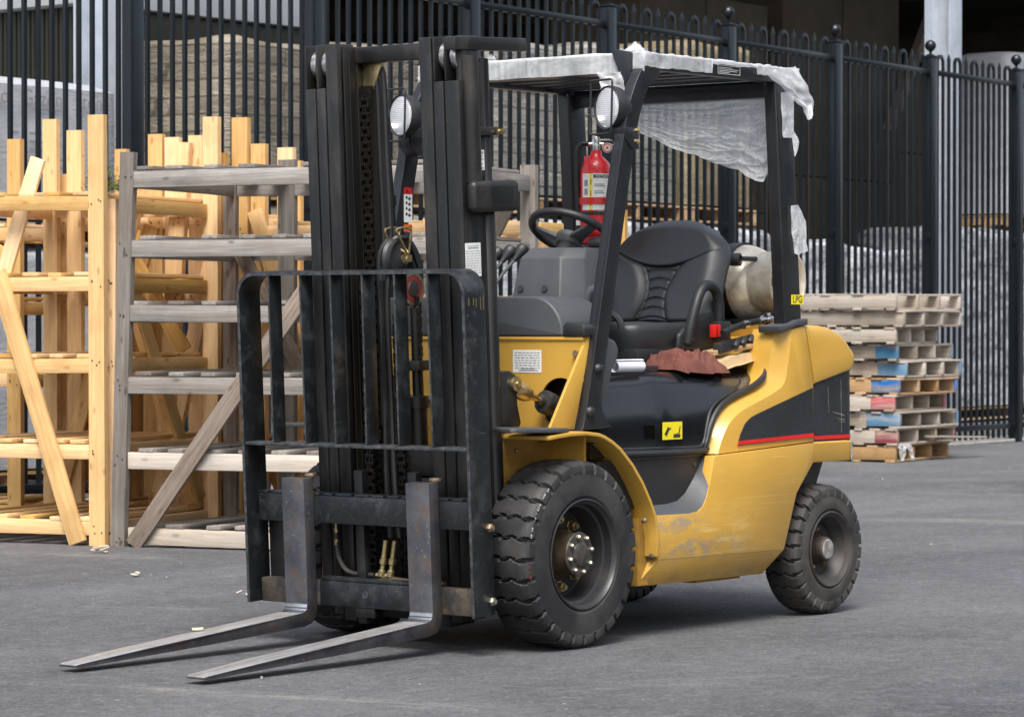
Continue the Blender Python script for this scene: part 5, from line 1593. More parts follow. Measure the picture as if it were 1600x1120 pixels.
# ------------------------------------------------------------------ fire extinguisher strapped to the far rear leg
ex, ey = 1.235, 0.285
EX = empty('fire_extinguisher', 'red fire extinguisher strapped upright inside the forklift roof guard', 'fire extinguisher', (ex, ey, 1.50))
b = MB(); b.lathe([(0, 0.0), (0.055, 0.0), (0.064, 0.008), (0.065, 0.02), (0.065, 0.24), (0.062, 0.27), (0.052, 0.297), (0.034, 0.315), (0.024, 0.322), (0.022, 0.345), (0, 0.345)], (0, 0, 0), (0, 0, 1), 48)
eb = b.build('bottle', M['red'], EX, ang=60)
aV = math.atan2(-7.2 - ey, -8.9 - ex)
def wrap_patch(a0, a1, z0, z1, r_, m, name, parent):
    b = MB(); b.loft([[(r_ * math.cos(a), r_ * math.sin(a), z0), (r_ * math.cos(a), r_ * math.sin(a), z1)] for a in [a0 + (a1 - a0) * k / 24 for k in range(25)]], False, False)
    return b.build(name, M[m], parent)
# angles grow towards the picture's right
wl = wrap_patch(aV - 0.95, aV + 1.3, 0.105, 0.250, 0.0658, 'label', 'label', EX)
wrap_patch(aV - 0.42, aV - 0.22, 0.105, 0.250, 0.0663, 'sticker_y', 'yellow_band', wl)
wrap_patch(aV - 0.16, aV + 1.25, 0.233, 0.246, 0.0663, 'ink', 'header_band', wl)
for k, (a0, a1, z) in enumerate(((-0.12, 0.5, 0.205), (-0.12, 0.62, 0.198), (-0.12, 0.45, 0.178), (-0.12, 0.55, 0.170), (-0.05, 0.45, 0.152), (0.2, 0.42, 0.145), (-0.1, 0.6, 0.127), (0.1, 0.5, 0.098))):
    wrap_patch(aV + a0, aV + a1, z, z + 0.004, 0.0663, 'ink_grey', 'print', wl)
for z in (0.205, 0.160, 0.120):
    wrap_patch(aV - 0.345, aV - 0.295, z, z + 0.022, 0.0667, 'ink', 'print', wl)
for k in range(3): wrap_patch(aV - 0.78, aV - 0.52, 0.13 + k * 0.035, 0.155 + k * 0.035, 0.0663, 'ink_grey', 'print', wl)
def bend_text(name, body, size, r_, a_c, zc, mat, parent):
    ob = text_mesh(name, body, size, mat, Matrix.Identity(4), parent)
    for v in ob.data.vertices:
        a = a_c + v.co.x / r_
        rr_ = r_ + v.co.z
        v.co = (rr_ * math.cos(a), rr_ * math.sin(a), zc + v.co.y)
    return ob
bend_text('lettering', 'INSTRUCTIONS', 0.0125, 0.0668, aV + 0.62, 0.2395, M['label'], wl)
b = MB(); b.loft([[(0.070 * math.cos(a), 0.070 * math.sin(a), z) for z in (0.128, 0.155)] + [(0.0665 * math.cos(a), 0.0665 * math.sin(a), z) for z in (0.155, 0.128)] for a in [2 * PI * k / 40 for k in range(41)]], True, False)
b.build('strap', M['red'], EX)
b = MB(); b.loft([[(0.0672 * math.cos(a), 0.0672 * math.sin(a), z) for z in (0.085, 0.099)] + [(0.0655 * math.cos(a), 0.0655 * math.sin(a), z) for z in (0.099, 0.085)] for a in [2 * PI * k / 40 for k in range(41)]], True, False)
b.build('strap', M['rubber_dk'], EX)
b = MB(); b.box(0.064, 0.078, 0.03, 0.11, -0.03, 0.33); b.box(0.0, 0.078, 0.068, 0.12, -0.03, -0.02); b.build('bracket', M['red'], EX, bevel=0.003)
vx = Vector((math.cos(aV + 1.57), math.sin(aV + 1.57), 0))       # picture right
b = MB(); b.lathe([(0, 0.34), (0.016, 0.34), (0.018, 0.355), (0.018, 0.385), (0.012, 0.40), (0, 0.402)], (0, 0, 0), (0, 0, 1), 16); b.tube([Vector((0, 0, 0.37)) - vx * 0.035, Vector((0, 0, 0.37)) + vx * 0.03], 0.010, 10)
vh = b.build('valve_head', M['chrome'], EX)
fr_ = Vector((math.cos(aV), math.sin(aV), 0))
b = MB(); b.lathe([(0, 0), (0.02, 0), (0.02, 0.012), (0, 0.014)], Vector((0, 0, 0.355)) + vx * 0.045 + fr_ * 0.01, fr_, 24); gg = b.build('gauge', M['label'], vh)
b = MB(); b.lathe([(0.014, 0), (0.0175, 0), (0.0175, 0.0006), (0.014, 0.0006)], Vector((0, 0, 0.355)) + vx * 0.045 + fr_ * 0.0245, fr_, 24, ann=True); b.lathe([(0, 0), (0.005, 0), (0.005, 0.0006), (0, 0.0006)], Vector((0, 0, 0.355)) + vx * 0.045 + fr_ * 0.0245, fr_, 12); b.build('red_ring', M['red_strip'], gg)
b = MB()
b.loft([[Vector((0, 0, 0.385)) + vx * x + Vector((0, 0, z)) + fr_ * y for y, z in ((-.009, 0), (.009, 0), (.009, .006), (-.009, .006))] for x, z in ((0, 0.012), (0.04, 0.01), (0.085, -0.02), (0.12, -0.045))])
b.loft([[Vector((0, 0, 0.365)) + vx * x + Vector((0, 0, z)) + fr_ * y for y, z in ((-.008, 0), (.008, 0), (.008, .005), (-.008, .005))] for x, z in ((0, 0.0), (0.05, -0.012), (0.11, -0.05))])
b.build('lever', M['chrome'], vh)
b = MB(); b.tube(catmull([Vector((0, 0, 0.37)) - vx * 0.03, Vector((0, 0, 0.372)) - vx * 0.055, Vector((0, 0, 0.34)) - vx * 0.076, Vector((0, 0, 0.25)) - vx * 0.077, Vector((0, 0, 0.12)) - vx * 0.072, Vector((0, 0, 0.05)) - vx * 0.068], 5), 0.011, 10)
hz = b.build('hose', M['rubber_dk'], EX)
b = MB(); b.lathe([(0, 0), (0.012, 0), (0.013, .05), (0, .05)], Vector((0, 0, -0.005)) - vx * 0.068, (0, 0, 1), 12); b.build('nozzle', M['rubber_dk'], hz)
b = MB(); b.lathe([(0, 0), (0.0125, 0), (0.0125, .025), (0, .025)], Vector((0, 0, 0.04)) - vx * 0.068, (0, 0, 1), 12); b.build('nozzle_band', M['label'], hz)

# ------------------------------------------------------------------ things lying on the truck
def ragpt(u, v):
    x = 0.835 + u * 0.275; y = -0.445 + v * 0.21
    e = min(u, 1 - u, v, 1 - v) * 2
    e = min(1.0, e * 2.2)
    dome = 0.052 * e ** 0.6 * (0.5 + 0.5 * math.sin(u * 2.4 + 0.5))
    w1 = noise.noise(Vector((u * 2.6 + 0.5 * v, v * 2.2, 1.7)))
    f1 = 1 - abs(noise.noise(Vector((u * 4.2 + 2.2 * v + w1, v * 3.4 - u * 1.5, 3.1)))) * 2.4
    f2 = 1 - abs(noise.noise(Vector((u * 3.0 - 4.4 * v, v * 5.0 + w1 * 2, 6.2)))) * 2.6
    f3 = 1 - abs(noise.noise(Vector((u * 9 + v * 5, v * 11, 2.2)))) * 2
    h = dome + e * (0.019 * max(0, f1) ** 1.3 + 0.014 * max(0, f2) ** 1.3 + 0.003 * f3)
    x += 0.05 * noise.noise(Vector((u * 2.6, v * 2.6, 8))) + 0.004 * noise.noise(Vector((u * 9, v * 9, 8)))
    y += 0.030 * noise.noise(Vector((u * 2.8, v * 2.8, 3))) + 0.004 * noise.noise(Vector((u * 9, v * 9, 4)))
    base = 0.975 - max(0.0, -0.37 - y) ** 2 * 2.6
    return (x, y, base + max(0.002, h))
b = MB(); b.grid(ragpt, 110, 90)
rag = b.build('rag', M['rag'], ang=180)
tag(rag, 'crumpled rust-red cloth lying on the black engine hood below the seat', 'rag')
b = MB()
def roll(u, v):
    a = u * 2 * PI * 1.35; r_ = 0.018 + 0.008 * u
    x = 0.455 + v * 0.17 ; y = -0.375 + r_ * math.cos(a); z = 0.982 + r_ * math.sin(a) + 0.012
    return (x, y, z)
b.grid(roll, 40, 5)
pr = b.build('paper_roll', M['paper'], ang=60)
tag(pr, 'loosely rolled white paper on the black hood behind the guard leg', 'paper')
b = MB()
def card(u, v):
    x = 1.08 + u * 0.33; y = -0.43 + v * 0.28
    z = 1.004 + 0.05 * u + 0.028 * math.sin(u * 5 + 1) * v + 0.012 * noise.noise(Vector((u * 3, v * 3, 2)))
    if u > 0.8: y += 0.02 * noise.noise(Vector((v * 22, 1, 1))); x += 0.035 * noise.noise(Vector((v * 17, 5, 1)))
    if v < 0.05: z -= 0.03
    return (x, y, z)
b.grid(card, 40, 30)
cd_ = b.build('cardboard_scrap', M['cardboard'], ang=60)
tag(cd_, 'torn sheet of brown cardboard wedged behind the seat beside the cloth', 'cardboard')
m_ = cd_.modifiers.new('thick', 'SOLIDIFY'); m_.thickness = 0.004
b = MB(); b.plank((1.10, -0.35, 1.036), (1.47, -0.415, 1.082), 0.06, 0.020, (0, 1, 0), warp=0.002)
wd_ = b.build('scrap_timber', M['wood_tan'], bevel=0.002)
tag(wd_, 'short brown strip of timber lying on the cardboard behind the seat', 'timber')

# plastic film over the roof guard
def film_pt(u, v):
    # u along x (front over to rear), v across from left edge to right
    s_ = -0.075 + u * (1.03 + 0.075)        # distance, negative hangs over the front
    x = 0.425 + max(0.0, s_); dzf = max(0.0, -s_)
    W = 0.535
    nz = lambda k, a, c: noise.noise(Vector((a, c, k)))
    drop_l = 0.052 + 0.018 * nz(2.2, x * 6, 0.4)
    if 0.86 < x < 1.16: drop_l *= 0.35
    t = v * (2 * W + drop_l + 0.05) - drop_l
    y = -W + max(0.0, min(2 * W, t)); dzl = max(0.0, -t); dzr = max(0, t - 2 * W)
    z = 2.146 + 0.004 * nz(1, x * 7, y * 7) + 0.004 * nz(5, x * 31, y * 9)
    edge = dzf > 0 or dzl > 0
    z -= dzf + dzl + dzr
    z += 0.008 * nz(7, x * 3, y * 3) * (0 if edge else 1)
    wr = 0.006 * abs(nz(3, (x + y) * 26, z * 3)) + 0.004 * nz(4, (x * 1.3 + y) * 55, z * 6)
    if dzf > 0: x -= 0.006 + abs(wr)
    if dzl > 0: y -= 0.003 + 0.35 * abs(wr)
    return (x, y, z)
b = MB(); b.grid(film_pt, 200, 220)
# pinched-up scraps on the top edge
def puff(cx, cy, w, h, dx):
    def f(u, v):
        t = 2 * u - 1
        hh = h * (1 - abs(t) ** 2.2) * v
        return (cx + dx * v + 0.012 * noise.noise(Vector((u * 7, v * 4, cx))), cy - t * w * (1 - 0.35 * v), 2.15 + hh + 0.01 * noise.noise(Vector((u * 9, v * 3, cy))) * v)
    b.grid(f, 16, 8)
puff(0.43, 0.185, 0.028, 0.022, 0.0)
puff(0.45, -0.44, 0.06, 0.035, 0.05)
# torn flap off the rear corner
def flap(u, v):
    # v down the flap, u across
    top = Vector((1.21 + 0.21 * u, -0.540, 2.118 + 0.035 * u))
    mid = Vector((1.335 + 0.145 * u, -0.556, 2.048 + 0.03 * u))
    tip = Vector((1.425 + 0.09 * u, -0.566, 1.995 + 0.02 * u))
    end = Vector((1.468 + 0.014 * u, -0.57, 1.948))
    P = [top, mid, tip, end]
    q = min(2.999, v * 3); i = int(q); f = q - i
    p = P[i].lerp(P[i + 1], f)
    p += Vector((0, 0.012 * noise.noise(Vector((u * 6, v * 5, 3))) - 0.01 * math.sin(u * 9), 0.008 * noise.noise(Vector((u * 5, v * 6, 9)))))
    return p
b.grid(flap, 18, 30)
fm = b.build('plastic_sheet', M['film'], ang=180)
tag(fm, 'crinkled clear plastic sheet wrapped over the top of the forklift roof guard', 'plastic sheet')
def hang(u, v):
    y = 0.44 - u * 0.90
    # lower edge as in a sagging tied-back sheet
    keys = [(0.0, 2.00), (0.28, 1.925), (0.50, 1.845), (0.66, 1.80), (0.82, 1.752), (0.92, 1.71), (0.96, 1.705), (0.975, 1.735), (1.0, 1.73)]
    for (a, z0), (c, z1) in zip(keys, keys[1:]):
        if a <= u <= c: lo = z0 + (z1 - z0) * (u - a) / (c - a); break
    lo += 0.008 * noise.noise(Vector((u * 14, 0, 2)))
    z = 2.035 + (lo - 2.035) * v
    fan = math.atan2(2.05 - z, 0.47 + y + 0.02)
    x = 1.385 + 0.03 * math.sin(v * PI) + 0.018 * noise.noise(Vector((fan * 7, u * 2, 1))) + 0.004 * noise.noise(Vector((fan * 60, u * 4, 8)))
    for (va, vb, sag, wd_k, am) in FOLDS:
        vk = va + (vb - va) * u + sag * math.sin(u * PI)
        x -= am * math.exp(-((v - vk) / wd_k) ** 2) * min(1, v * 6) * (0.4 + 0.6 * abs(noise.noise(Vector((u * 5, va * 9, vb * 5)))) * 2)
    return (x, y, z)
FOLDS = [(rng.uniform(0.0, 0.9), rng.uniform(-0.1, 1.0), rng.uniform(-0.1, 0.45), rng.uniform(0.010, 0.028), rng.uniform(0.006, 0.014)) for k in range(34)]
b = MB(); b.grid(hang, 220, 170)
hp = b.build('plastic_sheet', M['film_thin'], ang=180)
tag(hp, 'thin clear plastic sheet hanging slack between the rear guard legs behind the seat', 'plastic sheet')
def scrap(name, pts, y, label, seed):
    """small piece of torn film taped to the guard leg, from an outline in x,z"""
    P = [Vector(p) for p in pts]
    cx = sum((p for p in P), Vector((0, 0))) / len(P)
    rings = []
    b = MB()
    n = len(P)
    den = []
    for i in range(n):
        for k in range(5): den.append(P[i].lerp(P[(i + 1) % n], k / 5))
    vs, fs = [], []
    for q in range(7):
        f = 1 - q / 6.5
        for p in den:
            w = cx + (p - cx) * f
            vs.append((w.x, y - 0.004 - 0.012 * abs(noise.noise(Vector((w.x * 26, w.y * 9, seed)))), w.y))
    m = len(den)
    for q in range(6):
        for k in range(m):
            k2 = (k + 1) % m
            fs.append((q * m + k, q * m + k2, (q + 1) * m + k2, (q + 1) * m + k))
    fs.append(tuple(6 * m + k for k in range(m)))
    b.add(vs, fs)
    o = b.build(name, M['film_thin'], ang=180)
    tag(o, label, 'plastic scrap')
scrap('plastic_scrap', [(1.40, 1.61), (1.445, 1.615), (1.50, 1.56), (1.51, 1.55), (1.505, 1.47), (1.52, 1.435), (1.47, 1.425), (1.45, 1.415), (1.425, 1.425), (1.40, 1.52)], -0.532, 'torn clear plastic scrap stuck halfway up the near rear guard leg', 2)
scrap('plastic_scrap', [(1.325, 2.045), (1.40, 2.055), (1.425, 2.05), (1.415, 1.96), (1.42, 1.885), (1.455, 1.862), (1.425, 1.80), (1.42, 1.875), (1.345, 1.872), (1.335, 1.9)], -0.532, 'taped clear plastic strip at the top of the near rear guard leg', 6)
def lampfilm(u, v):
    return (0.36 + 0.05 * u + 0.012 * noise.noise(Vector((u * 5, v * 6, 2))), -0.37 - 0.10 * u - 0.02 * v, 2.07 - 0.15 * v * (0.6 + 0.4 * u) + 0.006 * noise.noise(Vector((u * 6, v * 5, 4))))
b = MB(); b.grid(lampfilm, 14, 14); o = b.build('plastic_scrap', M['film'], ang=180)
tag(o, 'bunched plastic film hanging from the roof guard above the near headlight', 'plastic scrap')

# ------------------------------------------------------------------ wooden racks
E1 = Vector((0.26, -0.966, 0)).normalized()
E2 = Vector((0.966, 0.26, 0)).normalized()
UP = Vector((0, 0, 1))
def rack(label, origin, width, depth, wmat, tops, posts, braces, slats=8, slat_w=0.09, group=None, rail_h=0.075, seed=1, missing=()):
    rng.seed(seed)
    o = Vector(origin)
    T = empty('wooden_rack', label, 'rack', o, group)
    def L(s, t, z): return E1 * s + E2 * t + UP * z
    for (s, t, z, lean, w, m) in posts:
        b = MB()
        b.plank(L(s, t + 0.0, 0.0), L(s + lean, t, z), w, 0.042, E1, warp=0.004)
        n_front = (t < 0.2)
        b.cur = 1
        if n_front:
            for zt in tops:
                for q in range(3):
                    c_ = L(s + lean * zt / z + rng.uniform(-.03, .03), t - 0.0215, zt - rail_h * rng.uniform(0.1, 0.9))
                    if zt < z - 0.05: b.lathe([(0, 0), (0.0045, 0), (0.0045, 0.0012), (0, 0.0012)], c_, -E2, 7)
        b.cur = 0
        b.build('post', [M[m or wmat], M['nail']], T, bevel=0.0)
    for zt in tops:
        for (t, f) in ((0.0, 'rail'), (depth, 'rail')):
            b = MB()
            b.plank(L(-width + 0.048, t + 0.003, zt - rail_h / 2 + rng.uniform(-.006, .006)), L(-0.047, t + 0.003, zt - rail_h / 2 + rng.uniform(-.006, .006)), rail_h, 0.04, UP, warp=0.004)
            b.build('rail', M['wood_pale' if wmat == 'wood_grey' and zt < 0.6 and t == 0 else wmat], T, bevel=0.002)
        for s in (-width + 0.02, -0.015):
            b = MB(); b.plank(L(s, 0.028, zt - rail_h / 2 - .004), L(s, depth - 0.028, zt - rail_h / 2 - .004), rail_h, 0.036, UP, warp=0.004)
            b.build('side_rail', M[wmat], T, bevel=0.002)
        b = MB()
        pitch = (width - 0.06) / slats
        for k in range(slats):
            if rng.random() < 0.05: continue
            s = -width + 0.06 + pitch * (k + 0.4) + rng.uniform(-.025, .025)
            ov0, ov1 = rng.uniform(-0.02, 0.0), rng.uniform(0, 0.04)
            b.plank(L(s, ov0, zt + 0.011 + rng.uniform(0, .003)), L(s + rng.uniform(-.02, .02), depth + ov1, zt + 0.011 + rng.uniform(0, .003)), slat_w + rng.uniform(-.012, .012), 0.020, E1, warp=0.004)
        b.build('shelf_slats', M[wmat], T, bevel=0.0015)
    for (a, c, w, m, d) in braces:
        b = MB()
        wd = UP.cross(Vector(L(*c)) - Vector(L(*a)))
        axis = (Vector(L(*c)) - Vector(L(*a))).normalized()
        nrm = Vector(d)
        b.plank(L(*a), L(*c), w, 0.024, axis.cross(nrm), warp=0.004)
        b.build('brace', M[m or wmat], T, bevel=0.002)
    return T
rack('pale new-pine rack at the far left, its brace slanting down to the right front post', (2.60, 4.50, 0), 1.03, 1.2, 'wood_new',
     (1.815, 1.395, 0.97, 0.525, 0.124),
     [(0, 0, 2.232, -0.005, 0.092, None), (-1.03, 0, 2.1, 0, 0.09, None), (0.018, 1.2, 2.293, 0.0, 0.092, None), (-1.012, 1.2, 2.305, 0.0, 0.088, None), (-0.853, 1.2, 2.239, 0.0, 0.092, None), (0.03, 0.10, 1.80, 0, 0.05, None)],
     [((-0.104, -0.036, 0.013), (-0.59, -0.036, 1.421), 0.10, None, E2), ((-0.012, 0.10, 1.78), (-0.012, 1.12, 0.18), 0.09, None, E1), ((-0.65, 0.10, 1.36), (-0.422, 0.10, 2.019), 0.085, None, E2),
      ((-0.95, 1.16, 0.15), (-0.45, 1.16, 1.78), 0.09, None, E2), ((-0.1, 1.16, 0.15), (-0.5, 1.16, 1.40), 0.09, None, E2), ((-0.10, 1.10, 1.0), (-0.62, 1.14, 1.79), 0.09, None, E2)], seed=11, slats=6)
rack('grey weathered rack beside the forklift mast, with a brown board slanting across it', (2.64 + 1.80 * E1.x, 4.376 + 1.80 * E1.y, 0), 1.80, 1.2, 'wood_grey',
     (1.94, 1.58, 1.245, 0.88, 0.485, 0.098),
     [(-1.80 - 0.012, -0.002, 2.035, 0.06, 0.080, None), (0, 0, 2.0, 0, 0.088, None), (-0.014, 1.2, 1.99, 0, 0.088, None), (-1.797, 1.2, 1.912, 0, 0.075, 'wood_brown'), (-1.445, 1.2, 2.047, 0.0, 0.10, 'wood_grey')],
     [((-1.71, -0.036, 0.008), (-0.715, -0.036, 1.314), 0.092, 'wood_brown', E2), ((-1.72, 1.16, 1.55), (-1.0, 1.16, 0.30), 0.085, 'wood_brown', E2), ((-0.1, 1.14, 1.80), (-0.55, 1.14, 1.0), 0.085, 'wood_grey', E2)], slats=9, seed=21, rail_h=0.085)
rack('new-pine rack standing behind the far left one, tall boards sticking up at its rear', (2.60 + 1.3 * E2.x, 4.50 + 1.3 * E2.y, 0), 1.0, 0.95, 'wood_new',
     (1.76, 1.33, 0.90, 0.48, 0.12),
     [(0, 0.02, 2.1, 0, 0.09, None), (-0.99, 0, 2.0, 0, 0.09, None), (0, 0.95, 2.1, 0, 0.09, None), (-1.0, 0.95, 2.0, 0, 0.09, None), (-1.13, 0.90, 2.19, 0, 0.08, None), (-0.387, 0, 2.212, 0, 0.09, None), (-0.281, 0.0, 2.192, 0, 0.09, None), (-0.13, 0, 2.199, 0, 0.09, None), (-0.33, -0.05, 2.16, 0.14, 0.10, None), (-0.258, 0.95, 2.205, 0, 0.085, None), (-0.60, 0.5, 1.74, 0, 0.09, None), (-0.78, 0.3, 1.70, 0.02, 0.09, None), (-0.47, 0.7, 1.74, -0.03, 0.09, None), (-0.15, 0.55, 1.72, 0.02, 0.09, None), (-0.88, 0.62, 1.74, 0.0, 0.09, None)],
     [((-0.05, 0.9, 0.15), (-0.7, 0.9, 1.74), 0.09, None, E2), ((-0.9, 0.9, 0.15), (-0.35, 0.9, 1.74), 0.09, None, E2), ((-0.9, -0.03, 0.2), (-0.4, -0.03, 1.7), 0.09, None, E2), ((-0.35, -0.04, 0.2), (-0.02, -0.04, 1.5), 0.09, None, E2)], slats=6, seed=31)
rack('new-pine rack right behind the grey weathered rack', (2.64 + 1.42 * E2.x + 1.75 * E1.x, 4.376 + 1.42 * E2.y + 1.75 * E1.y, 0), 1.72, 1.2, 'wood_new',
     (1.70, 1.28, 0.88, 0.47, 0.12),
     [(0, 0, 1.66, 0, 0.09, None), (-1.80, 0, 2.301, 0, 0.098, None), (0, 1.2, 1.8, 0, 0.09, None), (-1.695, 0.02, 2.153, 0, 0.09, None), (-1.66, 1.2, 1.9, 0, 0.09, None), (-1.515, 0.0, 2.127, 0, 0.095, None)],
     [((-1.70, -0.03, 1.78), (-1.35, -0.03, 0.75), 0.085, None, E2), ((-0.2, -0.03, 0.2), (-0.85, -0.03, 1.6), 0.09, None, E2), ((-1.6, 1.15, 0.2), (-0.9, 1.15, 1.6), 0.09, None, E2)], slats=7, seed=41)
rack('new-pine rack cut off by the left edge of the photo, one post showing', (2.60 + 1.25 * E2.x - 1.25 * E1.x, 4.50 + 1.25 * E2.y - 1.25 * E1.y, 0), 1.0, 0.6, 'wood_new',
     (1.70, 1.28, 0.86, 0.46, 0.12),
     [(-0.01, -0.03, 2.2, 0, 0.088, None), (-1.0, 0, 2.1, 0, 0.09, None), (0, 0.6, 1.70, 0, 0.09, None), (-1.0, 0.6, 2.1, 0, 0.09, None)],
     [((-0.7, -0.05, 0.2), (-0.1, -0.05, 1.6), 0.09, None, E2)], slats=5, seed=51)
rng.seed(99)
# moss clump on the left rack
b = MB()
for k in range(2600):
    c = Vector((2.60, 4.50, 1.845)) + E1 * (rng.gauss(-0.045, 0.030) if k % 3 else rng.gauss(0.085, 0.03)) + E2 * (0.10 + rng.gauss(0, 0.03)) + UP * abs(rng.gauss(0, 0.045 if k % 3 else 0.02))
    d = Vector((rng.gauss(0, 1), rng.gauss(0, 1), rng.gauss(0.6, .7))).normalized()
    s_ = d.cross(Vector((rng.gauss(0, 1), rng.gauss(0, 1), rng.gauss(0, 1)))).normalized()
    l = rng.uniform(.012, .03)
    b.add([c - s_ * .003, c + s_ * .003, c + d * l], [(0, 1, 2)])
mo = b.build('moss_clump', M['moss'])
tag(mo, 'clump of green moss on the top shelf of the pale far left rack', 'moss')

# ------------------------------------------------------------------ pallet stack on the right
def pallet(label, c, rot, mat, paint, z0, w=1.12, d=1.0, h=0.128, seed=1, torn=False):
    rng.seed(seed)
    T = empty('pallet', label, 'pallet', (c[0], c[1], z0), 'pallets in the stack on the right')
    a = R(rot)
    ux = Vector((math.cos(a), math.sin(a), 0)); uy = Vector((-math.sin(a), math.cos(a), 0))
    def L(x, y, z): return ux * x + uy * y + UP * z
    hs_ = h - 0.034
    for k in range(4):
        x = 0.022 + (w - 0.044) * k / 3
        b = MB()
        if paint and k in (0, 3):
            ln = rng.uniform(0.2, 0.34) if k == 0 else 0.02
            b.plank(L(x, 0, 0.017 + hs_ / 2), L(x, ln, 0.017 + hs_ / 2), hs_, 0.04, UP, warp=0.003)
            n0 = len(b.f); b.mi = [1] * n0; b.cur = 0
            b.plank(L(x, ln, 0.017 + hs_ / 2), L(x, d, 0.017 + hs_ / 2), hs_, 0.04, UP, warp=0.003)
            b.build('stringer', [M[mat], M[paint]], T, bevel=0.002)
        else:
            b.plank(L(x, 0, 0.017 + hs_ / 2), L(x, d, 0.017 + hs_ / 2), hs_, 0.04, UP, warp=0.003)
            b.build('stringer', M[mat], T, bevel=0.002)
    b = MB()
    n = 7
    for k in range(n):
        y = 0.05 + (d - 0.1) * k / (n - 1)
        if rng.random() < .08: continue
        x1 = w + (rng.uniform(-.12, .07) if rng.random() < .4 else rng.uniform(-.012, .012))
        x1 = min(x1, w + .035)
        b.plank(L(rng.uniform(-.012, .006), y + rng.uniform(-.012, .012), h - 0.0085), L(x1, y + rng.uniform(-.012, .012), h - 0.0085 + rng.uniform(-.006, .010)), rng.uniform(.07, .115), 0.0165, uy, warp=0.009)
    b.build('deck_boards', M[mat], T, bevel=0.0015)
    b = MB()
    for k in range(4):
        y = 0.05 + (d - 0.1) * k / 3
        b.plank(L(rng.uniform(-.01, .005), y, 0.0085), L(w + rng.uniform(-.02, .01), y, 0.0085), rng.uniform(.07, .10), 0.0165, uy, warp=0.005)
    if torn == 'board':
        b.plank(L(0.55, -0.02, 0.06), L(1.45, -0.12, 0.030), 0.08, 0.016, uy, warp=0.008)
    b.build('base_boards', M[mat], T, bevel=0.0015)
    return T
specs = [  # bottom to top
    ('bare tan pallet at the bottom of the right stack', 'wood_tan', None, 0.00, 1.10),
    ('pallet with faded crimson end, second from the bottom, a loose board jutting right', 'wood_pallet', 'p_crimson', 0.00, 1.14),
    ('pallet with blue end between the crimson and the red one', 'wood_pallet', 'p_blue', 0.0, 1.16),
    ('pallet with bright red end under the fresh orange-brown one', 'wood_pallet', 'p_red', -0.02, 1.12),
    ('fresh orange-brown pallet with bright blue end in mid stack', 'wood_tan', 'p_bright', 0.02, 1.12),
    ('grey pallet with dull blue end shifted to the right in the stack', 'wood_pallet', 'p_blue', 0.10, 1.10),
    ('grey pallet with dull blue end, fourth from the top', 'wood_pallet', 'p_blue', 0.03, 1.12),
    ('short broken pallet, third from the top of the right stack', 'wood_pallet', None, -0.03, 0.86),
    ('unpainted grey pallet just below the top one of the right stack', 'wood_pallet', None, -0.02, 1.16),
    ('unpainted grey pallet topmost of the right stack', 'wood_pallet', None, -0.08, 1.24)]
z = 0.0
for i, (lab, mt_, pt_, dx, w) in enumerate(specs):
    pallet(lab, (13.50 + dx, 6.27 - 0.02 * (i % 3) - (0.05 if i > 7 else 0)), 6 + rng.uniform(-2, 2), mt_, pt_, z + 0.001, w=w, d=1.02, h=0.1375, seed=200 + i, torn='board' if i == 1 else False)
    z += 0.1375 + 0.0025
rng.seed(123)
def tornfilm(u, v):
    return (13.50 + 0.02 + 0.22 * u + 0.02 * noise.noise(Vector((u * 5, v * 5, 1))), 6.262 - 0.02 * v - 0.04 * abs(noise.noise(Vector((u * 7, v * 3, 4)))), 0.15 - 0.14 * v * (0.6 + 0.4 * math.sin(u * 9)))
b = MB(); b.grid(tornfilm, 24, 12); o = b.build('plastic_scrap', M['film'], ang=180)
tag(o, 'torn white plastic film hanging at the foot of the right pallet stack', 'plastic scrap')

# ------------------------------------------------------------------ fence
FO = Vector((5.10666, 6.79005, 0))
FU = Vector((0.99742, 0.07178, 0)).normalized()
FV = Vector((-0.07178, 0.99742, 0)).normalized()
STEP = 1.866
def F(s, t, z=0.0): return FO + FU * s + FV * t + UP * z
FE = empty('metal_fence', 'tall black metal picket fence with hooped tops and ball-topped posts across the yard', 'fence', FO)
def FL_(s, t, z): return FU * s + FV * t + UP * z
N0, N1 = -3, 17
ZT_, ZH, ZS, ZR = 3.60, 3.63, 3.66, 3.47
def fbox(b, s0, s1, t0, t1, z0, z1):
    b.hexa([FL_(s0, t0, z0), FL_(s1, t0, z0), FL_(s1, t1, z0), FL_(s0, t1, z0), FL_(s0, t0, z1), FL_(s1, t0, z1), FL_(s1, t1, z1), FL_(s0, t1, z1)])
for n in range(N0, N1 + 1):
    s = n * STEP
    b = MB(); fbox(b, s, s + 0.10, -0.05, 0.05, 0, ZT_); po = b.build('post', M['fence'], FE, bevel=0.005)
    b = MB(); fbox(b, s - 0.008, s + 0.108, -0.058, 0.058, ZT_ + 0.0005, ZT_ + 0.015)
    c = FL_(s + 0.05, 0, 0)
    b.loft([[FL_(s + 0.05 + a * h, q * h, zz) for a, q in ((-1, -1), (1, -1), (1, 1), (-1, 1))] for h, zz in ((0.05, ZT_ + 0.0155), (0.018, ZT_ + 0.035))])
    b.build('post_cap', M['fence'], po, bevel=0.003)
    b = MB(); b.lathe([(0.012, 0), (0.012, 0.02), (0.025, 0.03)] + [(0.052 * math.sin(PI * k / 14), 0.077 - 0.052 * math.cos(PI * k / 14)) for k in range(2, 15)], c + UP * (ZT_ + 0.035), (0, 0, 1), 24)
    b.build('ball_finial', M['fence'], po, ang=60)
    # rail sockets
    for zz in (ZR, 0.16, 1.95):
        b = MB(); fbox(b, s - 0.02, s + 0.12, -0.028, 0.028, zz - 0.035, zz + 0.035); b.build('rail_bracket', M['fence'], po, bevel=0.004)
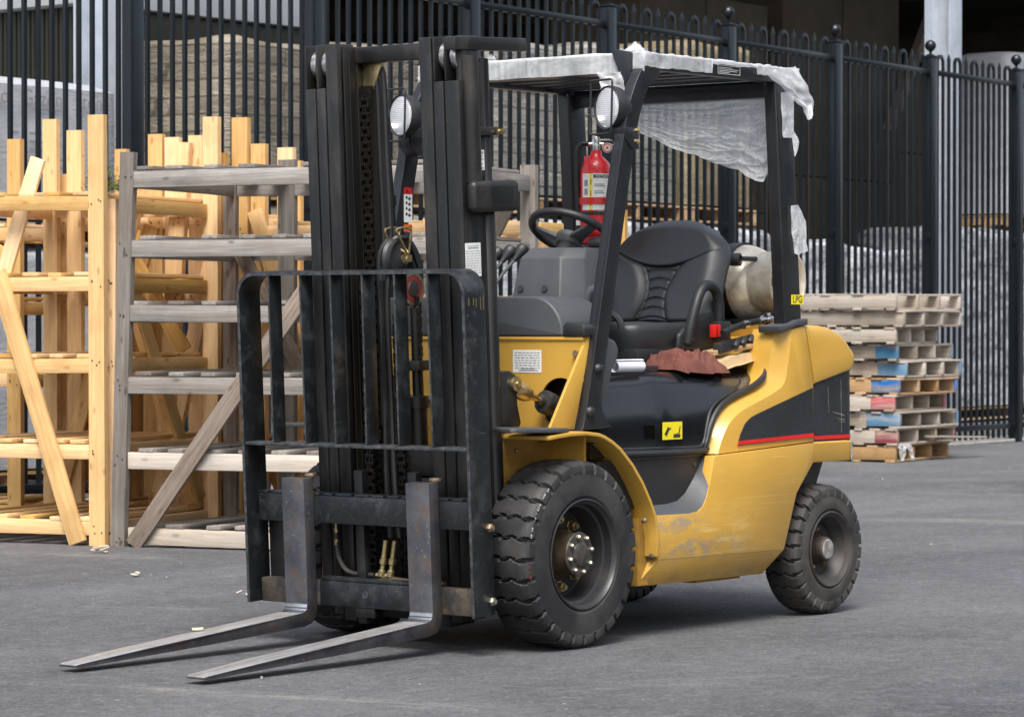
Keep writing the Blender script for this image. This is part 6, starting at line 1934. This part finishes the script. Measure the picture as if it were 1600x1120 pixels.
for n in range(N0, N1):
    s0, s1 = n * STEP + 0.121, (n + 1) * STEP - 0.021
    b = MB()
    m = 14
    pit = (s1 - s0) / (m + 0.1)
    hw = 0.0125
    xs = [s0 + pit * (k + 0.55) for k in range(m)]
    for k in range(m):
        kind = k % 3          # 0,1 hoop pair ; 2 spear
        if kind == 2:
            fbox(b, xs[k] - hw, xs[k] + hw, -hw, hw, 0.05, ZH - 0.06)
            b.loft([[FL_(xs[k] + a * w, q * w, zz) for a, q in ((-1, -1), (1, -1), (1, 1), (-1, 1))] for w, zz in ((hw, ZH - 0.0595), (hw * 1.1, ZH - 0.02), (0.002, ZS))])
        elif kind == 0:
            r_ = pit / 2
            pts = [FL_(xs[k], 0, 0.05), FL_(xs[k], 0, ZH - r_)] + [FL_(xs[k] + r_ - r_ * math.cos(R(a)), 0, ZH - r_ + r_ * math.sin(R(a))) for a in range(15, 180, 15)] + [FL_(xs[k] + pit, 0, ZH - r_), FL_(xs[k] + pit, 0, 0.05)]
            b.tube(pts, 0, sec=[(-hw, -hw), (hw, -hw), (hw, hw), (-hw, hw)])
    pn = b.build('picket_panel', M['fence'], FE)
    for zz, hh in ((ZR, 0.024), (0.16, 0.026)):
        b = MB(); fbox(b, s0 - 0.02, s1 + 0.02, -0.022, 0.022, zz - hh, zz + hh); b.build('rail', M['fence'], pn, bevel=0.004)
# fence bottom: pale concrete kerb
b = MB(); b.prism([F(-6, -0.02, 0.001), F(33, -0.02, 0.001), F(33, 0.5, 0.001), F(-6, 0.5, 0.001)], (0, 0, 0.03))
M['kerb'] = surf('pale kerb', (0.36, 0.35, 0.33), 0.85, var=0.25, vscale=5, bump_s=0.3, bump_scale=80)
kb = b.build('fence_kerb', M['kerb'], bevel=0.005); tag(kb, kind='structure')

# ------------------------------------------------------------------ open warehouse behind the fence
WH = empty('warehouse', 'dark open-sided warehouse with galvanised columns behind the fence', 'warehouse', F(0, 2.5))
wo = F(0, 2.5)
def WL(s, t, z): return FU * s + FV * (t - 2.5) + UP * z
def wbox(b, s0, s1, t0, t1, z0, z1):
    b.hexa([WL(s0, t0, z0), WL(s1, t0, z0), WL(s1, t1, z0), WL(s0, t1, z0), WL(s0, t0, z1), WL(s1, t0, z1), WL(s1, t1, z1), WL(s0, t1, z1)])
b = MB(); wbox(b, 1.0, 44, 1.9, 22, 7.4, 7.6); wbox(b, 1.0, 44, 1.88, 2.1, 6.6, 7.39)
b.build('roof', M['shed_dark'], WH)
b = MB(); wbox(b, 1.0, 44, 21.5, 21.8, 0, 7.39); wbox(b, 43.7, 43.9, 1.8, 21.4, 0, 7.39)
b.build('wall', M['shed_dark'], WH)
for s in (1.95, 15.55, 29.2):
    b = MB()
    wbox(b, s, s + 0.30, 1.90, 1.915, 0.02, 6.59); wbox(b, s, s + 0.30, 2.185, 2.20, 0.02, 6.59); wbox(b, s + 0.14, s + 0.155, 1.9155, 2.1845, 0.02, 6.59)
    co_ = b.build('column', M['galv'], WH, bevel=0.003)
    b = MB(); wbox(b, s - 0.08, s + 0.38, 1.82, 2.28, 0.0, 0.0195); b.build('base_plate', M['galv'], co_)
for k in range(4):
    b = MB(); s = 5 + k * 9; b.hexa([WL(s, 2.4, 5.5), WL(s + .2, 2.4, 5.5), WL(s + .2, 21, 5.5), WL(s, 21, 5.5), WL(s, 2.4, 5.9), WL(s + .2, 2.4, 5.9), WL(s + .2, 21, 5.9), WL(s, 21, 5.9)]); b.build('beam', M['shed_dark'], WH)
b = MB(); b.loft([[WL(19.2 + q, 5.2, z_ - 0.0) for q in (0, .14)] + [WL(19.2 + q, 5.3, z_) for q in (.14, 0)] for q0, z_ in ((0, 0),)] if False else [[WL(20.6, 5.2, 3.6), WL(20.78, 5.2, 3.6), WL(20.78, 5.3, 3.6), WL(20.6, 5.3, 3.6)], [WL(22.6, 5.2, 6.2), WL(22.78, 5.2, 6.2), WL(22.78, 5.3, 6.2), WL(22.6, 5.3, 6.2)]])
b.build('knee_brace', M['wood_brown'], WH)

# metal-clad hut at the upper left
HU = empty('metal_hut', 'olive ribbed metal hut with white roof edge at the upper left behind the fence', 'hut', (9, 12, 0))
b = MB()
n = 74
pts = []
for k in range(n):
    y = 15.2 - k * 0.055
    pts += [(0.0, y - 12), (0.0, y - 12 - 0.03), (0.03, y - 12 - 0.038), (0.03, y - 12 - 0.047)]
b.loft([[(x, y, 0.0) for x, y in pts] , [(x, y, 3.72) for x, y in pts]], False, False)
b.build('wall', M['siding'], HU, flat=True)
b = MB(); b.box(0.05, 2.6, -0.87, 3.1, 0.0, 3.7); b.build('wall', M['siding'], HU)
b = MB(); b.box(-0.15, 2.7, -0.93, 3.4, 3.725, 4.05); b.build('roof', M['fascia'], HU, bevel=0.01)

# wrapped goods
def load(label, s, t, w, d, z0, h, m, seed, rot=0, lump=0.05, pal=True, group=None, text=None, name='wrapped_load', cat='wrapped goods'):
    rng.seed(seed)
    base = F(s, t, z0)
    T = empty(name, label, cat, base, group)
    ph = 0.15 if pal else 0.0
    a = R(rot)
    ux = FU * math.cos(a) + FV * math.sin(a); uy = FV * math.cos(a) - FU * math.sin(a)
    def ptf(u, v):
        ang = u * 2 * PI
        ca, sa = math.cos(ang), math.sin(ang)
        k = (abs(ca) ** 9 + abs(sa) ** 9) ** (-1 / 9)
        hh = h - ph
        if v < 0.8:
            z = ph + 0.01 + (hh - 0.05) * (v / 0.8); q = 1
        else:
            e = (v - 0.8) / 0.2; q = 1 - 0.14 * math.sin(min(1, e * 2) * PI / 2) if e < 0.5 else 0.86 * (1 - (e - .5) * 2)
            z = ph + hh - 0.05 + 0.05 * math.sin(min(1, e * 2) * PI / 2)
        x, y = k * ca * q * w / 2, k * sa * q * d / 2
        nz = noise.noise(Vector((x * 2.2, y * 2.2, z * 2.6 + seed * 3.1)))
        nz2 = noise.noise(Vector((x * 6, y * 6, z * 6 + seed)))
        f = 1 + (lump * nz + lump * 0.4 * nz2) / max(w, d) * 2
        top = lump * 1.2 * noise.noise(Vector((x * 2.5, y * 2.5, seed))) if v >= 0.8 else 0
        return ux * (w / 2 + x * f) + uy * (d / 2 + y * f) + UP * (z + top)
    b = MB(); b.grid(ptf, 72, 34, cu=True)
    gd = b.build('goods', M[m], T, ang=50)
    if pal:
        b = MB()
        for k in range(3):
            x = 0.05 + (w - 0.1) * k / 2
            b.plank(ux * x + UP * 0.07, ux * x + uy * d + UP * 0.07, 0.09, 0.09, UP)
        for k in range(6):
            y = 0.05 + (d - 0.1) * k / 5
            b.plank(uy * y + UP * 0.132, ux * w + uy * y + UP * 0.132, 0.11, 0.02, uy)
            if k % 2 == 0: b.plank(uy * y + UP * 0.0125, ux * w + uy * y + UP * 0.0125, 0.10, 0.02, uy)
        b.build('pallet_base', M['wood_tan'], T)
    return T, gd, base, ux, uy
# left: white printed wrap beside the first column
TX, gd, base, ux, uy = load('white printed wrap stack of paving slabs behind the far left of the fence', -0.75, 1.3, 2.25, 1.3, 1.68, 1.10, 'wrap_white', 3, lump=0.003)
Mx = frame(base + ux * 1.36 - uy * 0.03 + UP * 0.96, ux, UP)
Mx.translation = Mx.translation - base
text_mesh('lettering', 'Vitrio   Gazon   Stone', 0.15, M['ink_grey'], Mx, gd, bold=0.001)
b = MB()
for rrow in range(3):
    for k in range(6):
        z_ = 0.72 - k * 0.055; x0 = 0.42 + rrow * 0.62
        p = -uy * 0.032
        for q in range(3):
            w_ = rng.uniform(.08, .17); b.hexa([ux * (x0 + q * .19) + p + UP * z_, ux * (x0 + q * .19 + w_) + p + UP * z_, ux * (x0 + q * .19 + w_) + p * 1.02 + UP * z_, ux * (x0 + q * .19) + p * 1.02 + UP * z_,
                                             ux * (x0 + q * .19) + p + UP * (z_ + .016), ux * (x0 + q * .19 + w_) + p + UP * (z_ + .016), ux * (x0 + q * .19 + w_) + p * 1.02 + UP * (z_ + .016), ux * (x0 + q * .19) + p * 1.02 + UP * (z_ + .016)])
b.build('print', M['ink_grey'], gd)
load('white printed wrap stack under the paving slabs at the far left', -0.8, 1.3, 2.3, 1.3, 0.03, 1.64, 'wrap_white', 4, lump=0.015)
# upper tan stacks from left to right, standing on the lower loads
ups = [(2.55, 1.25, 1.5, 3.12, 'wrap_tan', 'tan wrapped bag stack right of the left galvanised column'),
       (4.12, 1.25, 1.75, 3.20, 'wrap_tan', 'tan wrapped bag stack directly behind the mast top'),
       (5.95, 1.3, 1.45, 3.36, 'wrap_grey', 'pale grey wrapped bag stack between the mast and the roof guard front'),
       (7.50, 1.3, 1.5, 3.45, 'wrap_grey', 'pale grey wrapped bag stack above the steering wheel behind the fence'),
       (9.08, 1.3, 1.25, 3.58, 'wrap_gold', 'amber film-covered stack behind the middle of the roof guard')]
for i, (s, t, w, zt, m, lab) in enumerate(ups):
    load(lab, s, t, w, 1.3, 2.05, zt + 0.10 - 2.05, m, 30 + i, lump=0.025)
lows = [(2.5, 'wrap_tan', 'lower tan wrapped load behind the wooden racks'), (4.1, 'wrap_grey', 'lower grey wrapped load behind the grey rack'),
        (5.9, 'wrap_silver', 'silver film-wrapped load seen past the steering console'), (7.5, 'wrap_silver', 'silver film-wrapped load behind the seat, below the grey bags'),
        (9.1, 'wrap_silver', 'silver film-wrapped load right of the seat back'), (10.75, 'wrap_silver', 'silver film-wrapped load seen just right of the near rear guard leg'), (12.2, 'wrap_silver', 'silver film-wrapped load above the right pallet stack')]
for i, (s, m, lab) in enumerate(lows):
    w = 1.5 if i < 5 else 1.35
    load(lab, s, 1.25, w, 1.3, 0.03, 2.0 if i < 5 else 2.0 - 0.07 * (i - 4), m, 50 + i, lump=0.03)
load('white wrapped block load at the far right, pink mark near its top', 19.3, 2.9, 3.2, 0.8, 2.30, 2.1, 'wrap_white', 71, lump=0.008)
load('silver film-wrapped load at the far right under the white block', 17.6, 2.9, 3.6, 1.3, 0.03, 2.24, 'wrap_silver', 72, lump=0.03)
b = MB(); b.lathe([(0, 0), (0.13, 0.0), (0.13, 0.004), (0, 0.004)], F(19.75, 2.86, 3.62), -FV, 24); b.build('pink_mark', paint_wood('pink paint', (0.75, 0.08, 0.25)), None)
pm = bpy.data.objects['pink_mark']
pm.parent = [o for o in bpy.data.objects if o.get('label', '').startswith('white wrapped block')][0]
pm.matrix_parent_inverse = Matrix.Translation(-pm.parent.location)
b = MB()
for k in range(7):
    q = F(20.0 + k * 0.2, 2.86, 3.85); b.hexa([q, q + FU * .11, q + FU * .11 - FV * .004, q - FV * .004, q + UP * .05, q + FU * .11 + UP * .05, q + FU * .11 - FV * .004 + UP * .05, q - FV * .004 + UP * .05])
rm = b.build('red_print', M['red_dull'], pm.parent); rm.matrix_parent_inverse = Matrix.Translation(-pm.parent.location)
# dim stacks deeper in the warehouse
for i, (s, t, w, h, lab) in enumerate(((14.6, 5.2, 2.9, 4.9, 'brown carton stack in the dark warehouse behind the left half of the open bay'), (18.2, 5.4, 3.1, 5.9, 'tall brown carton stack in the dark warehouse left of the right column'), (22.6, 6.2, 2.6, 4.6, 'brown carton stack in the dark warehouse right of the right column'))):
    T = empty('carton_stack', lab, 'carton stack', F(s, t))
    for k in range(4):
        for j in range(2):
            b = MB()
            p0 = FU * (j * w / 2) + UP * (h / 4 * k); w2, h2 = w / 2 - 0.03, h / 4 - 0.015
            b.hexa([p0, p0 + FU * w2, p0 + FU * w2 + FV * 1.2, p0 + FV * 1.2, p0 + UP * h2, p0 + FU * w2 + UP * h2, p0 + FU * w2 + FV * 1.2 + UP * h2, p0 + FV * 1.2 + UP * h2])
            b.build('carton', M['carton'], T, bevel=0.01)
# crates of red goods low in the warehouse opening
M['chip'] = wood('pale wood chip', (0.50, 0.42, 0.31), (0.66, 0.57, 0.45), (0.30, 0.22, 0.14))
# ------------------------------------------------------------------ wood debris on the asphalt
rng.seed(5)
deb = [((2.22, 4.10), 0.09, 'pale wood splinter on the asphalt in front of the left rack post', 3), ((1.32, 2.93), 0.05, 'small curled wood chip on the asphalt between rack and backrest', 1), ((0.80, 1.85), 0.055, 'pale flat wood chip on the asphalt left of the backrest', 1)]
for (x, y), sz, lab, n in deb:
    b = MB()
    for k in range(n + 1):
        a = rng.uniform(0, PI)
        c = Vector((x + rng.uniform(-.04, .04), y + rng.uniform(-.05, .05), 0.010 + 0.008 * k))
        d = Vector((math.cos(a), math.sin(a), rng.uniform(-.08, .12))) * sz
        b.plank(c - d * .5, c + d * .5, rng.uniform(.008, .022), 0.006, (-d.y, d.x, 0), warp=0.0015)
    o = b.build('wood_chip', M['chip'], bevel=0.002)
    tag(o, lab, 'wood chip')
b = MB(); q = m2w((-0.985, 0.375, 0.136)); b.plank(q + Vector((-.014, .012, .005)), q + Vector((.016, -.014, .007)), 0.022, 0.008, (0.4, 1, 0), warp=0.001)
o = b.build('wood_chip', M['chip'], bevel=0.002); tag(o, 'pale wood chip lying on the blade of the left fork', 'wood chip')
b = MB()
for k in range(110):
    px = rng.uniform(-6, 20); py = rng.uniform(-6, 6)
    s_ = rng.uniform(.003, .008)
    c = Vector((px, py, 0.001))
    pts = [c + Vector((math.cos(a) * s_ * rng.uniform(.6, 1.3), math.sin(a) * s_ * rng.uniform(.5, 1.1), 0)) for a in [2 * PI * i / 6 for i in range(6)]]
    b.prism(pts, (0, 0, rng.uniform(.003, .009)))
gr = b.build('gravel_bits', M['kerb'])
tag(gr, 'scattered small pale grit on the asphalt', 'grit', kind='stuff')

# ------------------------------------------------------------------ dark tree line along the right side of the yard (mirrored in the black paint)
rng.seed(77)
M['leaf'] = surf('dark foliage', (0.020, 0.032, 0.012), 0.7, var=0.4, vscale=0.6)
b = MB()
def leafball(c, r_, n):
    for k in range(n):
        d = Vector((rng.gauss(0, 1), rng.gauss(0, 1), rng.gauss(0, 1))).normalized()
        p = Vector(c) + d * r_ * rng.uniform(0.55, 1.0)
        u_ = Vector((rng.gauss(0, 1), rng.gauss(0, 1), rng.gauss(0, 1))).normalized()
        w_ = u_.cross(Vector((rng.gauss(0, 1), rng.gauss(0, 1), rng.gauss(0, 1)))).normalized()
        q = rng.uniform(.35, .8)
        b.add([p - u_ * q - w_ * q * .6, p + u_ * q - w_ * q * .6, p + u_ * q + w_ * q * .6, p - u_ * q + w_ * q * .6], [(0, 1, 2, 3)])
for k in range(40):
    x = -2 + k * 3.1; y = -32 + rng.uniform(-3, 3) + 0.15 * k
    h = rng.uniform(9, 14)
    b.tube([(x, y, 0), (x + .2, y, h * .6)], [0.25, 0.12], 7)
    for q in range(11):
        leafball((x + rng.uniform(-2, 2), y + rng.uniform(-2, 2), h * rng.uniform(.2, .92)), rng.uniform(1.6, 2.8), 46)
tl_ = b.build('tree_line', M['leaf'], flat=True)
tag(tl_, 'dark row of trees along the right side of the yard', 'trees', kind='stuff')
